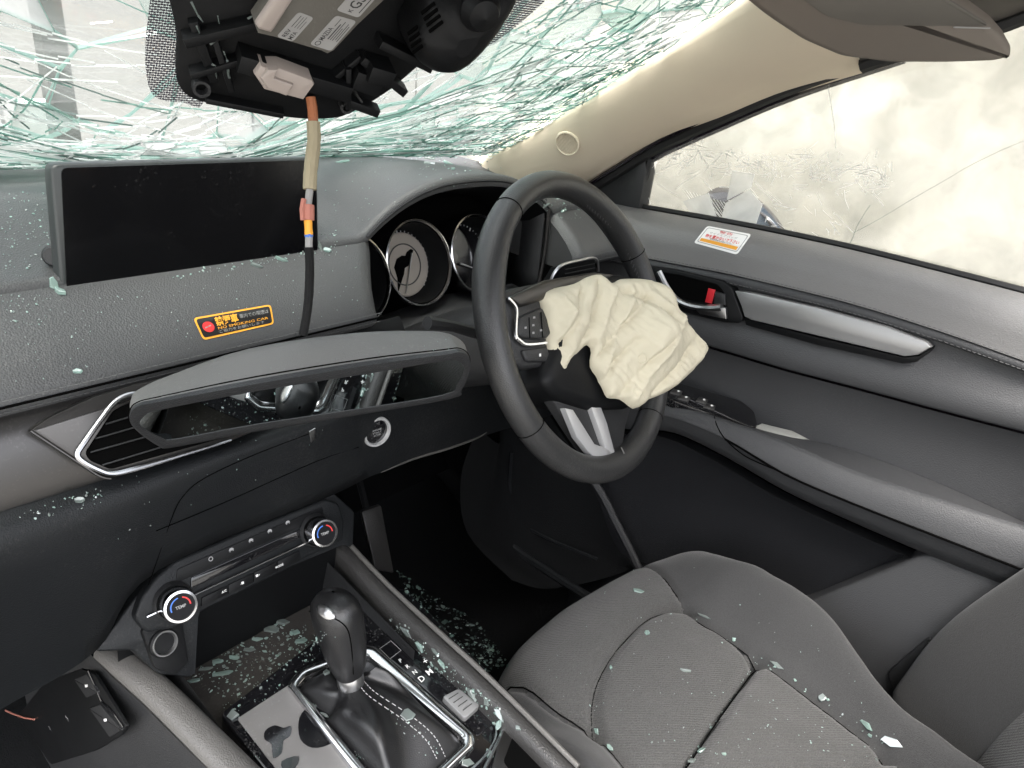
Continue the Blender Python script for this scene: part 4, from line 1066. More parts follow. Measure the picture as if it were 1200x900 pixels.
for p in dv:
    q = V((p.x, p.y, 0)); d = bdist(q)
    e = min(1, d / .010); h = e * (2 - e)
    b = .010 * h + .030 * math.exp(-((q - lobe).length / .036) ** 2) * h + .012 * math.exp(-((q - lobe2).length / .022) ** 2) * h
    n1 = noise.noise(V((q.x * 45, q.y * 45, 2))); n2 = 1 - abs(noise.noise(V((q.x * 95 + q.y * 70, q.y * 14 - q.x * 22, 5)))) * 2; n3 = noise.noise(V((q.x * 160, q.y * 160, 7)))
    n4 = max(0, 1 - 4 * abs(noise.noise(V((q.x * 55 - q.y * 25, q.y * 40 + q.x * 30, 21)))))
    b += (fold_h(q) + .0035 * n1 + .0016 * n2 + .0003 * n3 + .0011 * n4) * (.35 + .65 * e) + .0035 * noise.noise(V((q.x * 70, q.y * 70, 12))) * (1 - e)
    P0 = AO + ax1 * q.x + ay1 * q.y
    fr.append(P0 + an * b); bk.append(P0 + an * (b - .0012 - .004 * h))
k = len(fr); bnd = {}
m.add(fr + bk, [tuple(f) for f in df] + [tuple(i + k for i in reversed(f)) for f in df])
for f in df:
    for i in range(len(f)):
        a, b = f[i - 1], f[i]; bnd[(a, b)] = bnd.get((a, b), 0) + 1
m.f += [(b, a, a + k, b + k) for (a, b) in bnd if (b, a) not in bnd]; m.m = [0] * len(m.f)
t = thing('airbag', 'crumpled cream deflated airbag spilling from the steering wheel hub', 'airbag', AO)
build('airbag_cloth', m, 'airbag', t, keep='bag', smooth=75)
h_, hn = hit(753, 420, ['bag']); m = MB(); m.lathe([(.0062, .0), (.0064, .0012), (.0050, .0015), (.0044, .0006), (.0, .0006)], h_, hn, 24); build('vent_hole', m, 'airbag', t)

# ================================================================== DRIVER'S DOOR
door = thing('driver_door', 'driver door with a padded dark trim panel, silver inlay and armrest', 'car door', (.68, -.2, -.6))
PX = [700, 745, 790, 850, 920, 1000, 1100, 1205]
def yl(pts, x):
    if x <= pts[0][0]: a, b = pts[0], pts[1]
    elif x >= pts[-1][0]: a, b = pts[-2], pts[-1]
    else:
        for a, b in zip(pts, pts[1:]):
            if a[0] <= x <= b[0]: break
    return a[1] + (b[1] - a[1]) * (x - a[0]) / (b[0] - a[0])
belt = [(700, 235), (750, 245), (830, 259), (900, 272), (1000, 294), (1100, 319), (1200, 345)]
stit = [(700, 291), (772, 305), (800, 311), (861, 322), (965, 347), (1050, 370), (1200, 423)]
trim_b = [(700, 345), (780, 345), (870, 372), (960, 396), (1060, 418), (1200, 458)]
midb = [(700, 380), (790, 396), (850, 413), (920, 434), (1000, 455), (1100, 482), (1200, 508)]
armb = [(700, 445), (800, 468), (890, 500), (965, 516), (1045, 541), (1086, 558), (1200, 610)]
def row(line, X, dy=0):
    r = []
    for x in PX: r.append(AX(x, yl(line, x) + dy, X))
    r = smooth_line(r, 4); d = (r[-1] - r[-3]).normalized()
    for k in range(1, 5): r.append(r[len(r) - 1] + d * .12)
    return r
def mixrow(a, b, t_, dx): return [lerp(p, q, t_) + V((dx, 0, 0)) for p, q in zip(a, b)]
r_belt0, r_belt = row(belt, .745, -1), row(belt, .725)
r_st = row(stit, .680); r_st2 = row(stit, .681, 9)
m = MB(); m.grid([r_belt0, r_belt, mixrow(r_belt, r_st, .12, -.018), mixrow(r_belt, r_st, .3, -.025), mixrow(r_belt, r_st, .6, -.016), mixrow(r_belt, r_st, .88, -.004), r_st, [p + V((.012, 0, 0)) for p in row(stit, .68, 3)]])
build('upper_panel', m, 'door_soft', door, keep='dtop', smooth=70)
m = MB(); a = row(stit, .681, 2); m.grid([[p + V((.012, 0, .002)) for p in a], a, mixrow(a, row(stit, .681, 13), .5, -.002), row(stit, .681, 13), [p + V((.014, 0, -.002)) for p in row(stit, .681, 13)]]); build('seam_roll', m, 'door_mid', door, smooth=70)
m = MB()
for dy in (-2.2, 10.5):
    L_ = row(stit, .6788, dy); L_ = [p + V((-.0012, 0, 0)) for p in L_]
    for a, b in zip(L_[:-4], L_[1:-4]):
        n = max(1, int((b - a).length / .0055))
        for i in range(n): m.tube([lerp(a, b, i / n), lerp(a, b, (i + .65) / n)], .00055, 4)
build('stitching', m, 'stitch', door, kind='stuff')
r_a = row(stit, .69, 12); r_b = row(trim_b, .688, 0); r_c = row(midb, .672, -4); r_d = row(midb, .672, 0)
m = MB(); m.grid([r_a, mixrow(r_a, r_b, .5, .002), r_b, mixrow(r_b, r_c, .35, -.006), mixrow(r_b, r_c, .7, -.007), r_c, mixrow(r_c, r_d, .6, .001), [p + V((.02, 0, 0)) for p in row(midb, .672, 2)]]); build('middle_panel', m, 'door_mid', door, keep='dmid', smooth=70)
r_e = row(midb, .692, 1); r_f = row(armb, .694, 14)
m = MB(); m.grid([r_e, mixrow(r_e, r_f, .2, .004), mixrow(r_e, r_f, .6, .006), r_f]); build('lower_inset', m, 'door_mid', door, keep='dinset', smooth=70)
# armrest
crest = [(700, 452), (790, 474), (838, 489), (870, 500), (930, 522), (1011, 558), (1100, 586), (1200, 618)]
face = [(700, 470), (790, 490), (838, 505), (870, 530), (925, 558), (1000, 590), (1100, 629), (1200, 668)]
und = [(700, 500), (790, 507), (850, 535), (900, 566), (1000, 612), (1100, 655), (1200, 694)]
r_g = row(armb, .694, 2); r_h = row(crest, .622); r_i = row(face, .607); r_j = row(und, .622); r_k = [p + V((.06, .0, -.02)) for p in r_j]
m = MB(); m.grid([r_g, mixrow(r_g, r_h, .5, .0), mixrow(r_g, r_h, .86, .0), [p + V((.004, 0, .0)) for p in r_h], mixrow(r_h, r_i, .12, -.002), mixrow(r_h, r_i, .5, -.003), mixrow(r_h, r_i, .9, -.0015), r_i, mixrow(r_h, r_i, .98, .006)]); build('armrest', m, 'door_mid', door, keep='arm', smooth=70)
m = MB(); m.grid([mixrow(r_h, r_i, .98, .006), [p + V((.001, 0, -.001)) for p in r_i], mixrow(r_i, r_j, .5, -.002), r_j, r_k]); build('armrest_base', m, 'door_mid', door, smooth=70)
m = MB(); m.tube([p + V((-.0015, 0, .0)) for p in r_i[12:]], .0016, 5); build('armrest_gap', m, 'gap_black', door)
m = MB(); L_ = [on(x, y, ['arm'], .0004) for x, y in ((837, 488), (840, 498), (848, 512), (862, 526), (880, 538), (925, 557))]; m.tube(smooth_line(L_, 5), .0008, 5); build('armrest_seam', m, 'gap_black', door)
# lower door skin and map pocket
und2 = [(700, 690), (800, 720), (950, 800), (1205, 930)]
r_l = row(und, .664, 2); r_m = [p + V((-.01, 0, -.30)) for p in r_l]
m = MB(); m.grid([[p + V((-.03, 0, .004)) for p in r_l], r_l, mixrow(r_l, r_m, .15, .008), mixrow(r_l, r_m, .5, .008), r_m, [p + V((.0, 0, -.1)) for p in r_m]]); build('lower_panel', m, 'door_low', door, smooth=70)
pk_ = [AX(x, y, .628) for x, y in ((925, 712), (955, 702), (1078, 651), (1090, 650), (1175, 672), (1260, 700), (1260, 860), (1000, 860), (930, 760))]
m = MB(); m.prism(rounded(pk_, .008), (-1, 0, .1), .035, bevel=.004); build('map_pocket', m, 'door_mid', door, smooth=50)
# silver inlay
q = [(861, 341), (880, 343), (960, 361), (1040, 383), (1086, 401), (1091, 407), (1076, 416), (1060, 418), (960, 394), (880, 375), (872, 371), (868, 358)]
m = MB(); m.prism([AX(x, y, .671) for x, y in q], (-1, 0, .12), .02, bevel=.0025); build('silver_inlay', m, 'silver_paint', door, smooth=40)
q = [(872, 373), (960, 397), (1060, 420), (1078, 418), (1092, 408), (1090, 413), (1074, 424), (1058, 426), (960, 405), (874, 381)]
m = MB(); m.prism([AX(x, y, .673) for x, y in q], (-1, 0, .0), .02, bevel=.001); build('inlay_base', m, 'plastic_dark', door)
# inner handle
q = [(760, 312), (790, 316), (848, 330), (858, 338), (871, 374), (866, 379), (848, 378), (800, 366), (770, 350)]
m = MB(); m.prism(rounded([AX(x, y, .672) for x, y in q], .006), (-1, 0, 0), .02, bevel=.002); hd = build('handle_bezel', m, 'plastic_dark', door, smooth=50)
q = [(770, 318), (796, 322), (840, 333), (848, 342), (852, 360), (800, 350), (776, 338)]
m = MB(); m.prism(rounded([AX(x, y, .6705) for x, y in q], .005), (-1, 0, 0), .003, bevel=.0005); build('handle_recess', m, 'gap_black', hd, smooth=0)
m = MB(); m.tube(smooth_line([AX(x, y, .662) for x, y in ((772, 318), (780, 334), (792, 350), (808, 358), (830, 361), (846, 360))], 5), [.0045] * 20 + [.0055] * 6, 8); m.prism([AX(x, y, .661) for x, y in ((808, 356), (850, 361), (851, 374), (820, 368))], (-1, 0, 0), .006, bevel=.001); build('door_handle', m, 'silver', door)
m = MB(); m.prism([AX(x, y, .668) for x, y in ((830, 338), (838, 340), (834, 356), (826, 354))], (-1, 0, 0), .003, bevel=.0005); build('lock_flag', m, 'red_plastic', door)
m = MB(); m.prism([AX(x, y, .666) for x, y in ((838, 342), (849, 345), (850, 358), (836, 356))], (-1, 0, 0), .004, bevel=.001); build('lock_button', m, 'plastic', door)
# switch panel
spn = V((-.12, -.12, 1)).normalized(); sp = AX(835, 478, .645)
def pw2(x, y, l=0): return AP(x, y, sp + spn * l, spn)
q = rounded([pw2(x, y) for x, y in ((770, 440), (800, 450), (868, 469), (884, 482), (888, 499), (876, 500), (790, 470), (765, 455))], .006)
m = MB(); m.prism(q, spn, .02, bevel=.0015); sp_ = build('switch_panel', m, 'piano', door)
for x, y in ((793, 459), (802, 466), (823, 469), (832, 476)):
    m = MB(); m.prism(rounded([pw2(x + a, y + b, .0022) for a, b in ((-8, .5), (-4, -4), (7, -1), (5, 4))], .001), spn, .004, bevel=.0008); build('window_switch', m, 'rail_dark', door)
m = MB()
for x, y in ((795, 458), (804, 465), (825, 468), (834, 475)): m.prism([pw2(x + a, y + b, .0026) for a, b in ((-1.5, 0), (0, -1), (2, .3), (0, 1.2))], spn, .0003)
build('key_mark', m, 'print_white', sp_, smooth=0)
q = [pw2(x, y, -.006) for x, y in ((884, 500), (893, 496), (930, 505), (962, 515), (958, 521), (920, 516))]
m = MB(); m.prism(q, spn, .01, bevel=.001); build('pull_grip', m, 'grip', door)
# frame, seals, corner piece
fr = smooth_line([AX(x, y, .728) for x, y in ((690, 222), (725, 200), (767, 174), (800, 158), (833, 143), (900, 113), (960, 90), (1013, 72), (1060, 56))], 4)
fr2 = [p + V((.022, .004, -.006)) for p in fr]; fr3 = [p + V((-.012, -.002, .007)) for p in fr]
m = MB(); m.tube(fr, .010, 8); build('door_frame', m, 'rubber', door)
m = MB(); m.tube(fr3, .0035, 6); build('frame_seal', m, 'paint_dark', door)
m = MB(); m.tube(fr2, .011, 8); build('outer_frame', m, 'paint_dark', door)
q = [AX(x, y, .73) for x, y in ((700, 218), (742, 196), (755, 186), (757, 200), (748, 246), (735, 244), (700, 234))]
m = MB(); m.prism(q, (-1, 0, .1), .03, bevel=.004); build('corner_cover', m, 'plastic', door)
m = MB(); m.tube([AX(762, 186, .738), AX(752, 222, .74), AX(749, 246, .742)], .006, 6); build('glass_channel', m, 'rubber', door)
m = MB(); m.tube([p + V((.0, 0, .003)) for p in r_belt0], .005, 6); build('belt_seal', m, 'rubber', door)
# window pane with a crazed lower part
gx_ = .752
gp_ = [AX(x, y, gx_) for x, y in ((752, 250), (772, 184), (850, 150), (950, 106), (1020, 76), (1120, 36), (1300, -40), (1300, 380), (1000, 300))]
m = MB(); m.prism(gp_, (-1, 0, 0), .003); gl_ = build('window_pane', m, 'door_glass', door, smooth=0)
m = MB(); rr = random.Random(5)
def gcrack(x, y, dx, dy, n, wd, mi, j=.5):
    p = AX(x, y, gx_ - .0015)
    for _ in range(n):
        dx += rr.gauss(0, j * 3); dy += rr.gauss(0, j * 3); x2, y2 = x + dx, y + dy
        if y2 > yl(belt, x2) - 2 or y2 < 60 or x2 < 755: break
        q = AX(x2, y2, gx_ - .0015); s = (q - p).cross(V((1, 0, 0)))
        if s.length > 1e-7:
            s = s.normalized() * wd; m.add([p - s, p + s, q + s, q - s], [(0, 1, 2, 3)], mi)
        x, y, p = x2, y2, q
for _ in range(330):
    s_ = rr.random(); x = lerp(770, 1045, s_); y = lerp(180, 205, s_) + rr.gauss(0, 9); gcrack(x, y, rr.gauss(0, 4), rr.gauss(0, 3), rr.randint(1, 3), rr.uniform(.0002, .0006), 0, .5)
for _ in range(70):
    x = rr.uniform(760, 1000); y = rr.uniform(205, 290); gcrack(x, y, rr.gauss(4, 3), rr.gauss(4, 3), rr.randint(1, 4), rr.uniform(.0002, .0006), 0, .25)
for k in range(13): gcrack(800 + k * 4, 222 + k * 1.2, 3.2, 4.6, 9, .0004, 0, .05)
gcrack(970, 100, 1.5, 9, 9, .0006, 0, .15); gcrack(1200, 165, -14, 6, 14, .00025, 2, .2); gcrack(1020, 240, -6, 8, 8, .0003, 2, .3)
build('crack_lines', m, ['lace_white', 'crack_dark', 'crack_dark'], door, kind='stuff', smooth=0)
m = MB(); m.grid([[V((.80, y, z)) for y in (-1.4, -.8, -.2, .2, .55)] for z in (-.9, -.5, -.1, .06)]); build('outer_skin', m, 'paint_dark', door, solid=.01)

for c in ([(843, 264), (850, 238), (878, 222), (893, 240), (884, 268)], [(800, 236), (830, 226), (842, 262), (815, 258)], [(858, 200), (884, 204), (880, 220), (852, 234)]):
    m = MB(); m.prism([AX(x, y, gx_ - .004) for x, y in c], (-1, 0, .02), .002); build('hazy_fragment', m, 'haze_glass', door, smooth=0)
# door mirror outside
dm = thing('door_mirror', 'dark door mirror seen through the crazed corner of the driver window', 'door mirror', AX(880, 270, .98))
q = smooth_line([AX(x, y, .97) for x, y in ((838, 300), (845, 250), (862, 232), (885, 230), (908, 246), (925, 268), (938, 292), (900, 320))], 4, True)
m = MB(); m.prism(q, (-.6, -.8, 0), .09, bevel=.02); build('mirror_housing', m, 'paint_dark', dm, smooth=60)
q = [AX(x, y, .962) for x, y in ((848, 296), (853, 252), (868, 238), (884, 237), (902, 250), (918, 274), (924, 296))]
m = MB(); m.prism(smooth_line(q, 3, True), (-.6, -.8, 0), .004); build('mirror_glass', m, 'mirror_blue', dm, smooth=0)
# film sheet hung outside the window
m = MB(); rows = []
for j in range(71):
    row_ = []
    for i in range(101):
        y, z = lerp(.9, -1.7, i / 100), lerp(-.35, 1.25, j / 70)
        a = (y - z * .45) / 1.1; b = (y * .45 + z) / 1.1
        x = 1.12 + .05 * (z - .2) + .018 * (1 - 2 * abs(noise.noise(V((a * .8, b * 2.6, 4))))) + .003 * (1 - 2 * abs(noise.noise(V((a * 2 + 3, b * 8, 8)))))
        row_.append(V((x, y, z)))
    rows.append(row_)
m.grid(rows); build('plastic_sheet', m, 'film', label='crumpled cream plastic sheet hanging outside the driver window', cat='plastic sheet', smooth=80, solid=.001)

# ================================================================== DRIVER'S SEAT
seat = thing('driver_seat', 'black fabric driver seat littered with glass chips', 'car seat', (.38, -.3, -.66))
ZS = -.38
def xy(line): return [AZ(x, y, ZS).to_2d() for x, y in line]
sr = xy([(700, 600), (752, 650), (806, 716), (848, 742), (890, 771), (960, 822), (1040, 884), (1120, 946)])
sl = xy([(520, 730), (600, 790), (645, 832), (698, 858), (738, 902), (790, 960), (850, 1030)])
s1 = xy([(698, 858), (694, 832), (700, 800), (722, 765), (756, 730), (780, 718), (806, 716)])
s2 = xy([(738, 960), (800, 900), (845, 835), (890, 771)])
s3 = xy([(960, 980), (1038, 884)])
def xat(line, y):
    L_ = sorted(line, key=lambda p: p.y)
    if y <= L_[0].y: a, b = L_[0], L_[1]
    elif y >= L_[-1].y: a, b = L_[-2], L_[-1]
    else:
        for a, b in zip(L_, L_[1:]):
            if a.y <= y <= b.y: break
    return a.x + (b.x - a.x) * (y - a.y) / max(1e-6, b.y - a.y)
def pd(line, p):
    best = 9
    for a, b in zip(line, line[1:]):
        d = b - a; t_ = max(0, min(1, (p - a).dot(d) / d.dot(d))); best = min(best, (p - a - d * t_).length)
    return best
sr_, sl_, s1_, s2_, s3_ = [[p.to_2d() for p in smooth_line([V((q.x, q.y, 0)) for q in l], 4)] for l in (sr, sl, s1, s2, s3)]
def seat_z(x, y):
    p = V((x, y)); xr, xl = xat(sr_, y), xat(sl_, y)
    z = ZS
    dr, dl = x - xr, xl - x
    yf = -.030 - .10 * ((x - .40) / .26) ** 4 - .02 * sm(.3, .6, x)             # front outline
    rear = sm(-.30, -.46, y)
    if dr > 0:
        bw = lerp(.085, .035, rear); lim = lerp(.135, .075, rear)
        z += lerp(.052, .034, rear) * sm(0, bw, dr) * sm(yf - .02, yf - .17, y)
        if dr > bw: z -= .42 * (max(0, dr - bw) / lim) ** 2.2
    elif dl > 0:
        z += .024 * sm(0, .05, dl) * sm(-.12, -.25, y)
        if dl > .045: z -= .9 * (max(0, dl - .045) / .10) ** 1.8
    else:
        z += .006 * math.sin(math.pi * min(1, max(0, (x - xl) / max(.01, xr - xl))))
    # thigh section swells, then rolls over the front
    z += .014 * math.exp(-((y + .13) / .06) ** 2) * (1 if dr <= 0 and dl <= 0 else .5)
    f = y - (yf - .085)
    if f > 0: z -= .085 * (1 - math.sqrt(max(0, 1 - min(1, f / .085) ** 2))) + max(0, f - .085) * 5
    for l, s, wd in ((sr_, .008, .007), (sl_, .008, .007), (s1_, .016, .008), (s2_, .016, .009), (s3_, .01, .008)):
        d = pd(l, p)
        if d < .03: z -= s * math.exp(-(d / wd) ** 2)
    d2 = pd(s2_, p)
    if d2 < .05 and dr < 0 and y > xat([V((q.y, q.x)) for q in s2_], x): z -= .012 * math.exp(-(d2 / .022) ** 2)
    z += .0018 * noise.noise(V((x * 30, y * 30, 0))) + .003 * noise.noise(V((x * 9, y * 9, 3)))
    return max(z, -.62)
nx, ny = 190, 190; X0, X1, Y0, Y1 = .08, .72, .02, -.62
gz = [[V((lerp(X0, X1, i / nx), lerp(Y0, Y1, j / ny), 0)) for i in range(nx + 1)] for j in range(ny + 1)]
for r in gz:
    for p in r: p.z = seat_z(p.x, p.y)
seamb = MB()
for l in (s1_, s2_, sr_, sl_):
    pp_ = [V((q.x, q.y, seat_z(q.x, q.y) + .0006)) for q in l if Y1 < q.y < -.03]
    if len(pp_) > 2: seamb.tube([p - V((0, 0, .0004)) for p in pp_], .0009, 5)
parts = {'seat_cushion': MB(), 'right': MB(), 'left': MB()}
for nme, mb in parts.items(): mb.idx = {}
for j in range(ny):
    for i in range(nx):
        c = (gz[j][i] + gz[j + 1][i + 1]) / 2
        if c.z < -.615: continue
        k = 'right' if c.x > xat(sr_, c.y) else 'left' if c.x < xat(sl_, c.y) else 'seat_cushion'
        mb = parts[k]; f = []
        for a, b in ((i, j), (i + 1, j), (i + 1, j + 1), (i, j + 1)):
            if (a, b) not in mb.idx: mb.idx[(a, b)] = len(mb.v); mb.v.append(gz[b][a].copy())
            f.append(mb.idx[(a, b)])
        mb.f.append(tuple(f)); mb.m.append(0)
build('seam', seamb, 'gap_black', seat, kind='stuff')
build('seat_cushion', parts['seat_cushion'], 'seat_fabric', seat, keep='seat', smooth=180)
build('side_bolster', parts['right'], 'seat_side', seat, keep='seatr', smooth=180)
build('side_bolster', parts['left'], 'seat_side', seat, keep='seatl', smooth=180)
# backrest, its side bolster standing proud
def back_y(x, z):
    y = -.555 - .30 * (z + .38)
    cr = .585 - .02 * sm(-.2, .3, z); d = x - cr
    y += .105 * math.exp(-(d / .062) ** 2) * sm(-.56, -.42, z) * (1 if d < 0 else 1)
    y += .08 * math.exp(-((x - .15) / .06) ** 2) * sm(-.56, -.44, z) * 0.6
    y += .02 * math.exp(-((z + .30) / .12) ** 2)
    if d > .05: y -= 2.6 * (d - .05) ** 1.5
    seam = .500 + .03 * (z + .35); y -= .006 * math.exp(-((x - seam) / .006) ** 2)
    return y
mb1, mb2 = MB(), MB(); rows1 = []; rows2 = []
for j in range(60):
    z = lerp(-.52, .25, j / 59)
    rows1.append([V((x, back_y(x, z), z)) for x in [lerp(.12, .500 + .03 * (z + .35), i / 40) for i in range(41)]])
    rows2.append([V((x, back_y(x, z), z)) for x in [lerp(.500 + .03 * (z + .35), .70, i / 30) for i in range(31)]])
mb1.grid(rows1); mb2.grid(rows2)
bk_ = build('backrest', mb1, 'seat_fabric', seat, keep='back', smooth=180)
build('backrest_bolster', mb2, 'seat_side', seat, keep='backb', smooth=180)
m = MB(); m.box((.36, -.60, -.40), (.22, .03, .12), bevel=.02); m.box((.37, -.3, -.56), (.23, .22, .06), bevel=.02); build('seat_base', m, 'plastic_dark', seat)
q = [AX(x, y, .62) for x, y in ((1038, 790), (1060, 770), (1090, 745), (1100, 800), (1090, 850), (1050, 812))]
m = MB(); m.prism(rounded(q, .01), (-1, 0, .3), .02, bevel=.004); build('recliner_cover', m, 'plastic', seat)
q = [AX(x, y, .606) for x, y in ((1050, 822), (1076, 816), (1084, 826), (1060, 834))]
m = MB(); m.prism(rounded(q, .003), (-1, 0, .6), .01, bevel=.002); build('recliner_lever', m, 'door_mid', seat)

# ================================================================== REAR-VIEW MIRROR hanging in front of the dash
def mk(x, y): return V((x, y))
mo = AY(350, 450, -.03)
target = pk(396, 706)                                  # the glass shows the gear knob at about pixel 352, 468
gl_p = AY(352, 468, -.03)
mn_ = ((CAM - gl_p).normalized() + (target - gl_p).normalized()).normalized()
def pm(x, y, l=0): return AP(x, y, gl_p + mn_ * l, mn_)
rv = thing('rear_view_mirror', 'loose rear-view mirror hanging by its cable in front of the dashboard', 'mirror', gl_p)
front = [(153, 484), (162, 475), (187, 470), (300, 449), (433, 427), (520, 415), (540, 412), (550, 420), (550, 435), (541, 456), (527, 467), (400, 489), (300, 505), (267, 511), (200, 524), (186, 522), (165, 508), (153, 495)]
back = [(154, 464), (160, 455), (190, 441), (290, 407), (420, 388), (510, 386), (531, 391), (544, 402), (545, 418), (536, 438), (522, 450), (400, 474), (300, 490), (267, 497), (200, 510), (186, 507), (165, 494), (153, 478)]
fp = smooth_line([pm(x, y) for x, y in front], 4, True); k = len(fp); cf = sum(fp, V()) / k
dep = .040
bp = smooth_line([pm(x, y, -dep) for x, y in back], 4, True); cb_ = sum(bp, V()) / k
m = MB(); rows = [[lerp(p, q, .10) for p, q in zip(fp, bp)], [lerp(p, q, .45) for p, q in zip(fp, bp)], [lerp(p, q, .85) for p, q in zip(fp, bp)], [lerp(q, cb_, .03) for q in bp], [lerp(q, cb_, .2) - mn_ * .004 for q in bp], [lerp(q, cb_, .7) - mn_ * .006 for q in bp]]
m.grid(rows, close_u=True); m.add([p for p in rows[-1]], [tuple(range(k))]); mh_ = build('mirror_housing', m, 'housing', rv, keep='mir', smooth=50)
m = MB(); m.tube([lerp(p, q, .16) + (p - cf).normalized() * .0003 for p, q in zip(fp, bp)], .0006, 5, closed=True); build('housing_seam', m, 'gap_black', rv)
gp2 = smooth_line([pm(x, y, .0004) for x, y in ((164, 494), (171, 486), (187, 480), (300, 458), (433, 437), (517, 423), (533, 421), (543, 428), (543, 436), (536, 449), (519, 463), (400, 482), (313, 495), (262, 504), (202, 515), (190, 513), (176, 506), (166, 500))], 4, True)
m = MB(); cg = sum(gp2, V()) / len(gp2); m.grid([[lerp(p, q, .10) + (p - cf).normalized() * .0001 for p, q in zip(fp, bp)], [p + mn_ * .0006 for p in fp], [lerp(p, q, .5) + mn_ * .0016 for p, q in zip(fp, gp2)], [p + mn_ * .0004 for p in gp2], [p - mn_ * .002 for p in gp2]], close_u=True); build('mirror_frame', m, 'plastic', rv, smooth=50)
m = MB(); m.prism(gp2, mn_, .002); build('mirror_glass', m, 'mirror', rv, smooth=0)
m = MB(); m.lathe([(.010, 0), (.010, .01), (.006, .014), (0, .014)], pm(352, 430, -.05), -mn_, 20); build('ball_socket', m, 'plastic_dark', rv)

# ================================================================== SENSOR UNIT on the windscreen
ub = AY(330, 90, .03); un_ = V((-.35, -.80, -.42)).normalized()
def pu(x, y, l=0): return AP(x, y, ub + un_ * l, un_)
su = thing('sensor_bracket', 'torn-open black sensor bracket hanging from the cracked windscreen', 'sensor unit', pu(380, 20))
q = smooth_line([pu(x, y) for x, y in ((190, -60), (196, -10), (207, 40), (206, 80), (212, 105), (235, 120), (290, 130), (340, 139), (385, 140), (410, 134), (452, 110), (500, 70), (540, 30), (580, -60), (400, -120))], 4, True)
m = MB(); m.prism(q, un_, .006, bevel=.002); build('backing_plate', m, 'plastic_dark', su, smooth=50)
q = smooth_line([pu(x, y, -.012) for x, y in ((182, -60), (176, 0), (170, 60), (174, 100), (186, 116), (215, 120), (240, 118), (240, 0), (240, -60))], 3, True)
m = MB()
MATS_dot = bpy.data.materials.new('dotted_frit'); MATS['dotted_frit'] = MATS_dot; MATS_dot.use_nodes = True
nn_ = MATS_dot.node_tree.nodes; LL = MATS_dot.node_tree.links; pp = nn_['Principled BSDF']; pp.inputs['Base Color'].default_value = (.05, .045, .06, 1)
tc = nn_.new('ShaderNodeTexCoord'); vo_ = nn_.new('ShaderNodeTexVoronoi'); vo_.inputs['Scale'].default_value = 640; vo_.inputs['Randomness'].default_value = 0
LL.new(tc.outputs['Object'], vo_.inputs['Vector']); ma = nn_.new('ShaderNodeMath'); ma.operation = 'LESS_THAN'; ma.inputs[1].default_value = .47; LL.new(vo_.outputs['Distance'], ma.inputs[0]); LL.new(ma.outputs[0], pp.inputs['Alpha'])
m.prism(q, un_, .001); build('dotted_border', m, 'dotted_frit', su, smooth=0)
q = smooth_line([pu(x, y, -.012) for x, y in ((545, 62), (552, 45), (600, -20), (680, -60), (700, -60), (640, 0), (600, 35), (570, 55))], 3, True)
m = MB(); m.prism(q, un_, .001); build('dotted_border', m, 'dotted_frit', su, smooth=0)
# ribs and clutter of the bracket
m = MB(); rr = random.Random(9)
def bar(a, b, w_, h_, l0=0): 
    p, q_ = pu(*a, l0), pu(*b, l0); d = q_ - p; m.box((p + q_) / 2 + un_ * h_ / 2, (d.length / 2, w_, h_ / 2), d, un_.cross(d), un_, bevel=.0008)
for a, b, w_, h_ in (((276, 58), (404, 96), .006, .020), ((285, 72), (400, 106), .002, .012), ((404, 70), (404, 118), .002, .014), ((214, 40), (300, 20), .003, .014), ((222, 80), (290, 60), .002, .012), ((240, 110), (330, 128), .002, .010), ((420, 60), (470, 100), .003, .014), ((440, 40), (500, 70), .003, .016), ((400, 110), (440, 125), .003, .012), ((360, 110), (420, 60), .002, .010), ((250, 40), (270, 100), .002, .01), ((225, 20), (250, 90), .003, .008), ((410, 80), (440, 90), .007, .018), ((425, 68), (452, 76), .006, .024)):
    bar(a, b, w_, h_)
build('bracket_rib', m, 'plastic_dark', su)
m = MB(); m.lathe([(.006, 0), (.006, .008), (.004, .008), (.0035, .002)], pu(235, 98), un_, 20); m.lathe([(.005, 0), (.005, .008), (.003, .008)], pu(404, 120), un_, 20); build('screw_boss', m, 'plastic', su)
m = MB()
for pth in (((224, 2), (232, 18), (238, 26)), ((230, 30), (235, 42), (233, 50)), ((255, 18), (257, 28)), ((248, 75), (258, 80), (270, 78)), ((262, 60), (266, 70), (269, 92), (265, 76)), ((252, 80), (254, 92)), ((290, 22), (297, 18)), ((246, 52), (264, 40))):
    P_ = [pu(x, y, .010) for x, y in pth]
    for a, b in zip(P_, P_[1:]):
        s = (b - a).cross(un_).normalized() * rr.uniform(.0004, .0012); m.add([a - s, a + s, b + s * .5, b - s * .5, (a + b) / 2 + un_ * .002], [(0, 1, 2, 3), (0, 4, 3), (1, 4, 2)])
build('splinter', m, 'crumb_white', su, kind='stuff', smooth=0)
for c in ([(420, 108), (433, 120), (426, 124), (413, 112)],):
    m = MB(); m.tube([pu(412, 102, .008), pu(424, 120, .008)], .001, 5); m.tube([pu(425, 86, .014), pu(440, 104, .014)], .001, 5); build('clip', m, 'plastic', su)
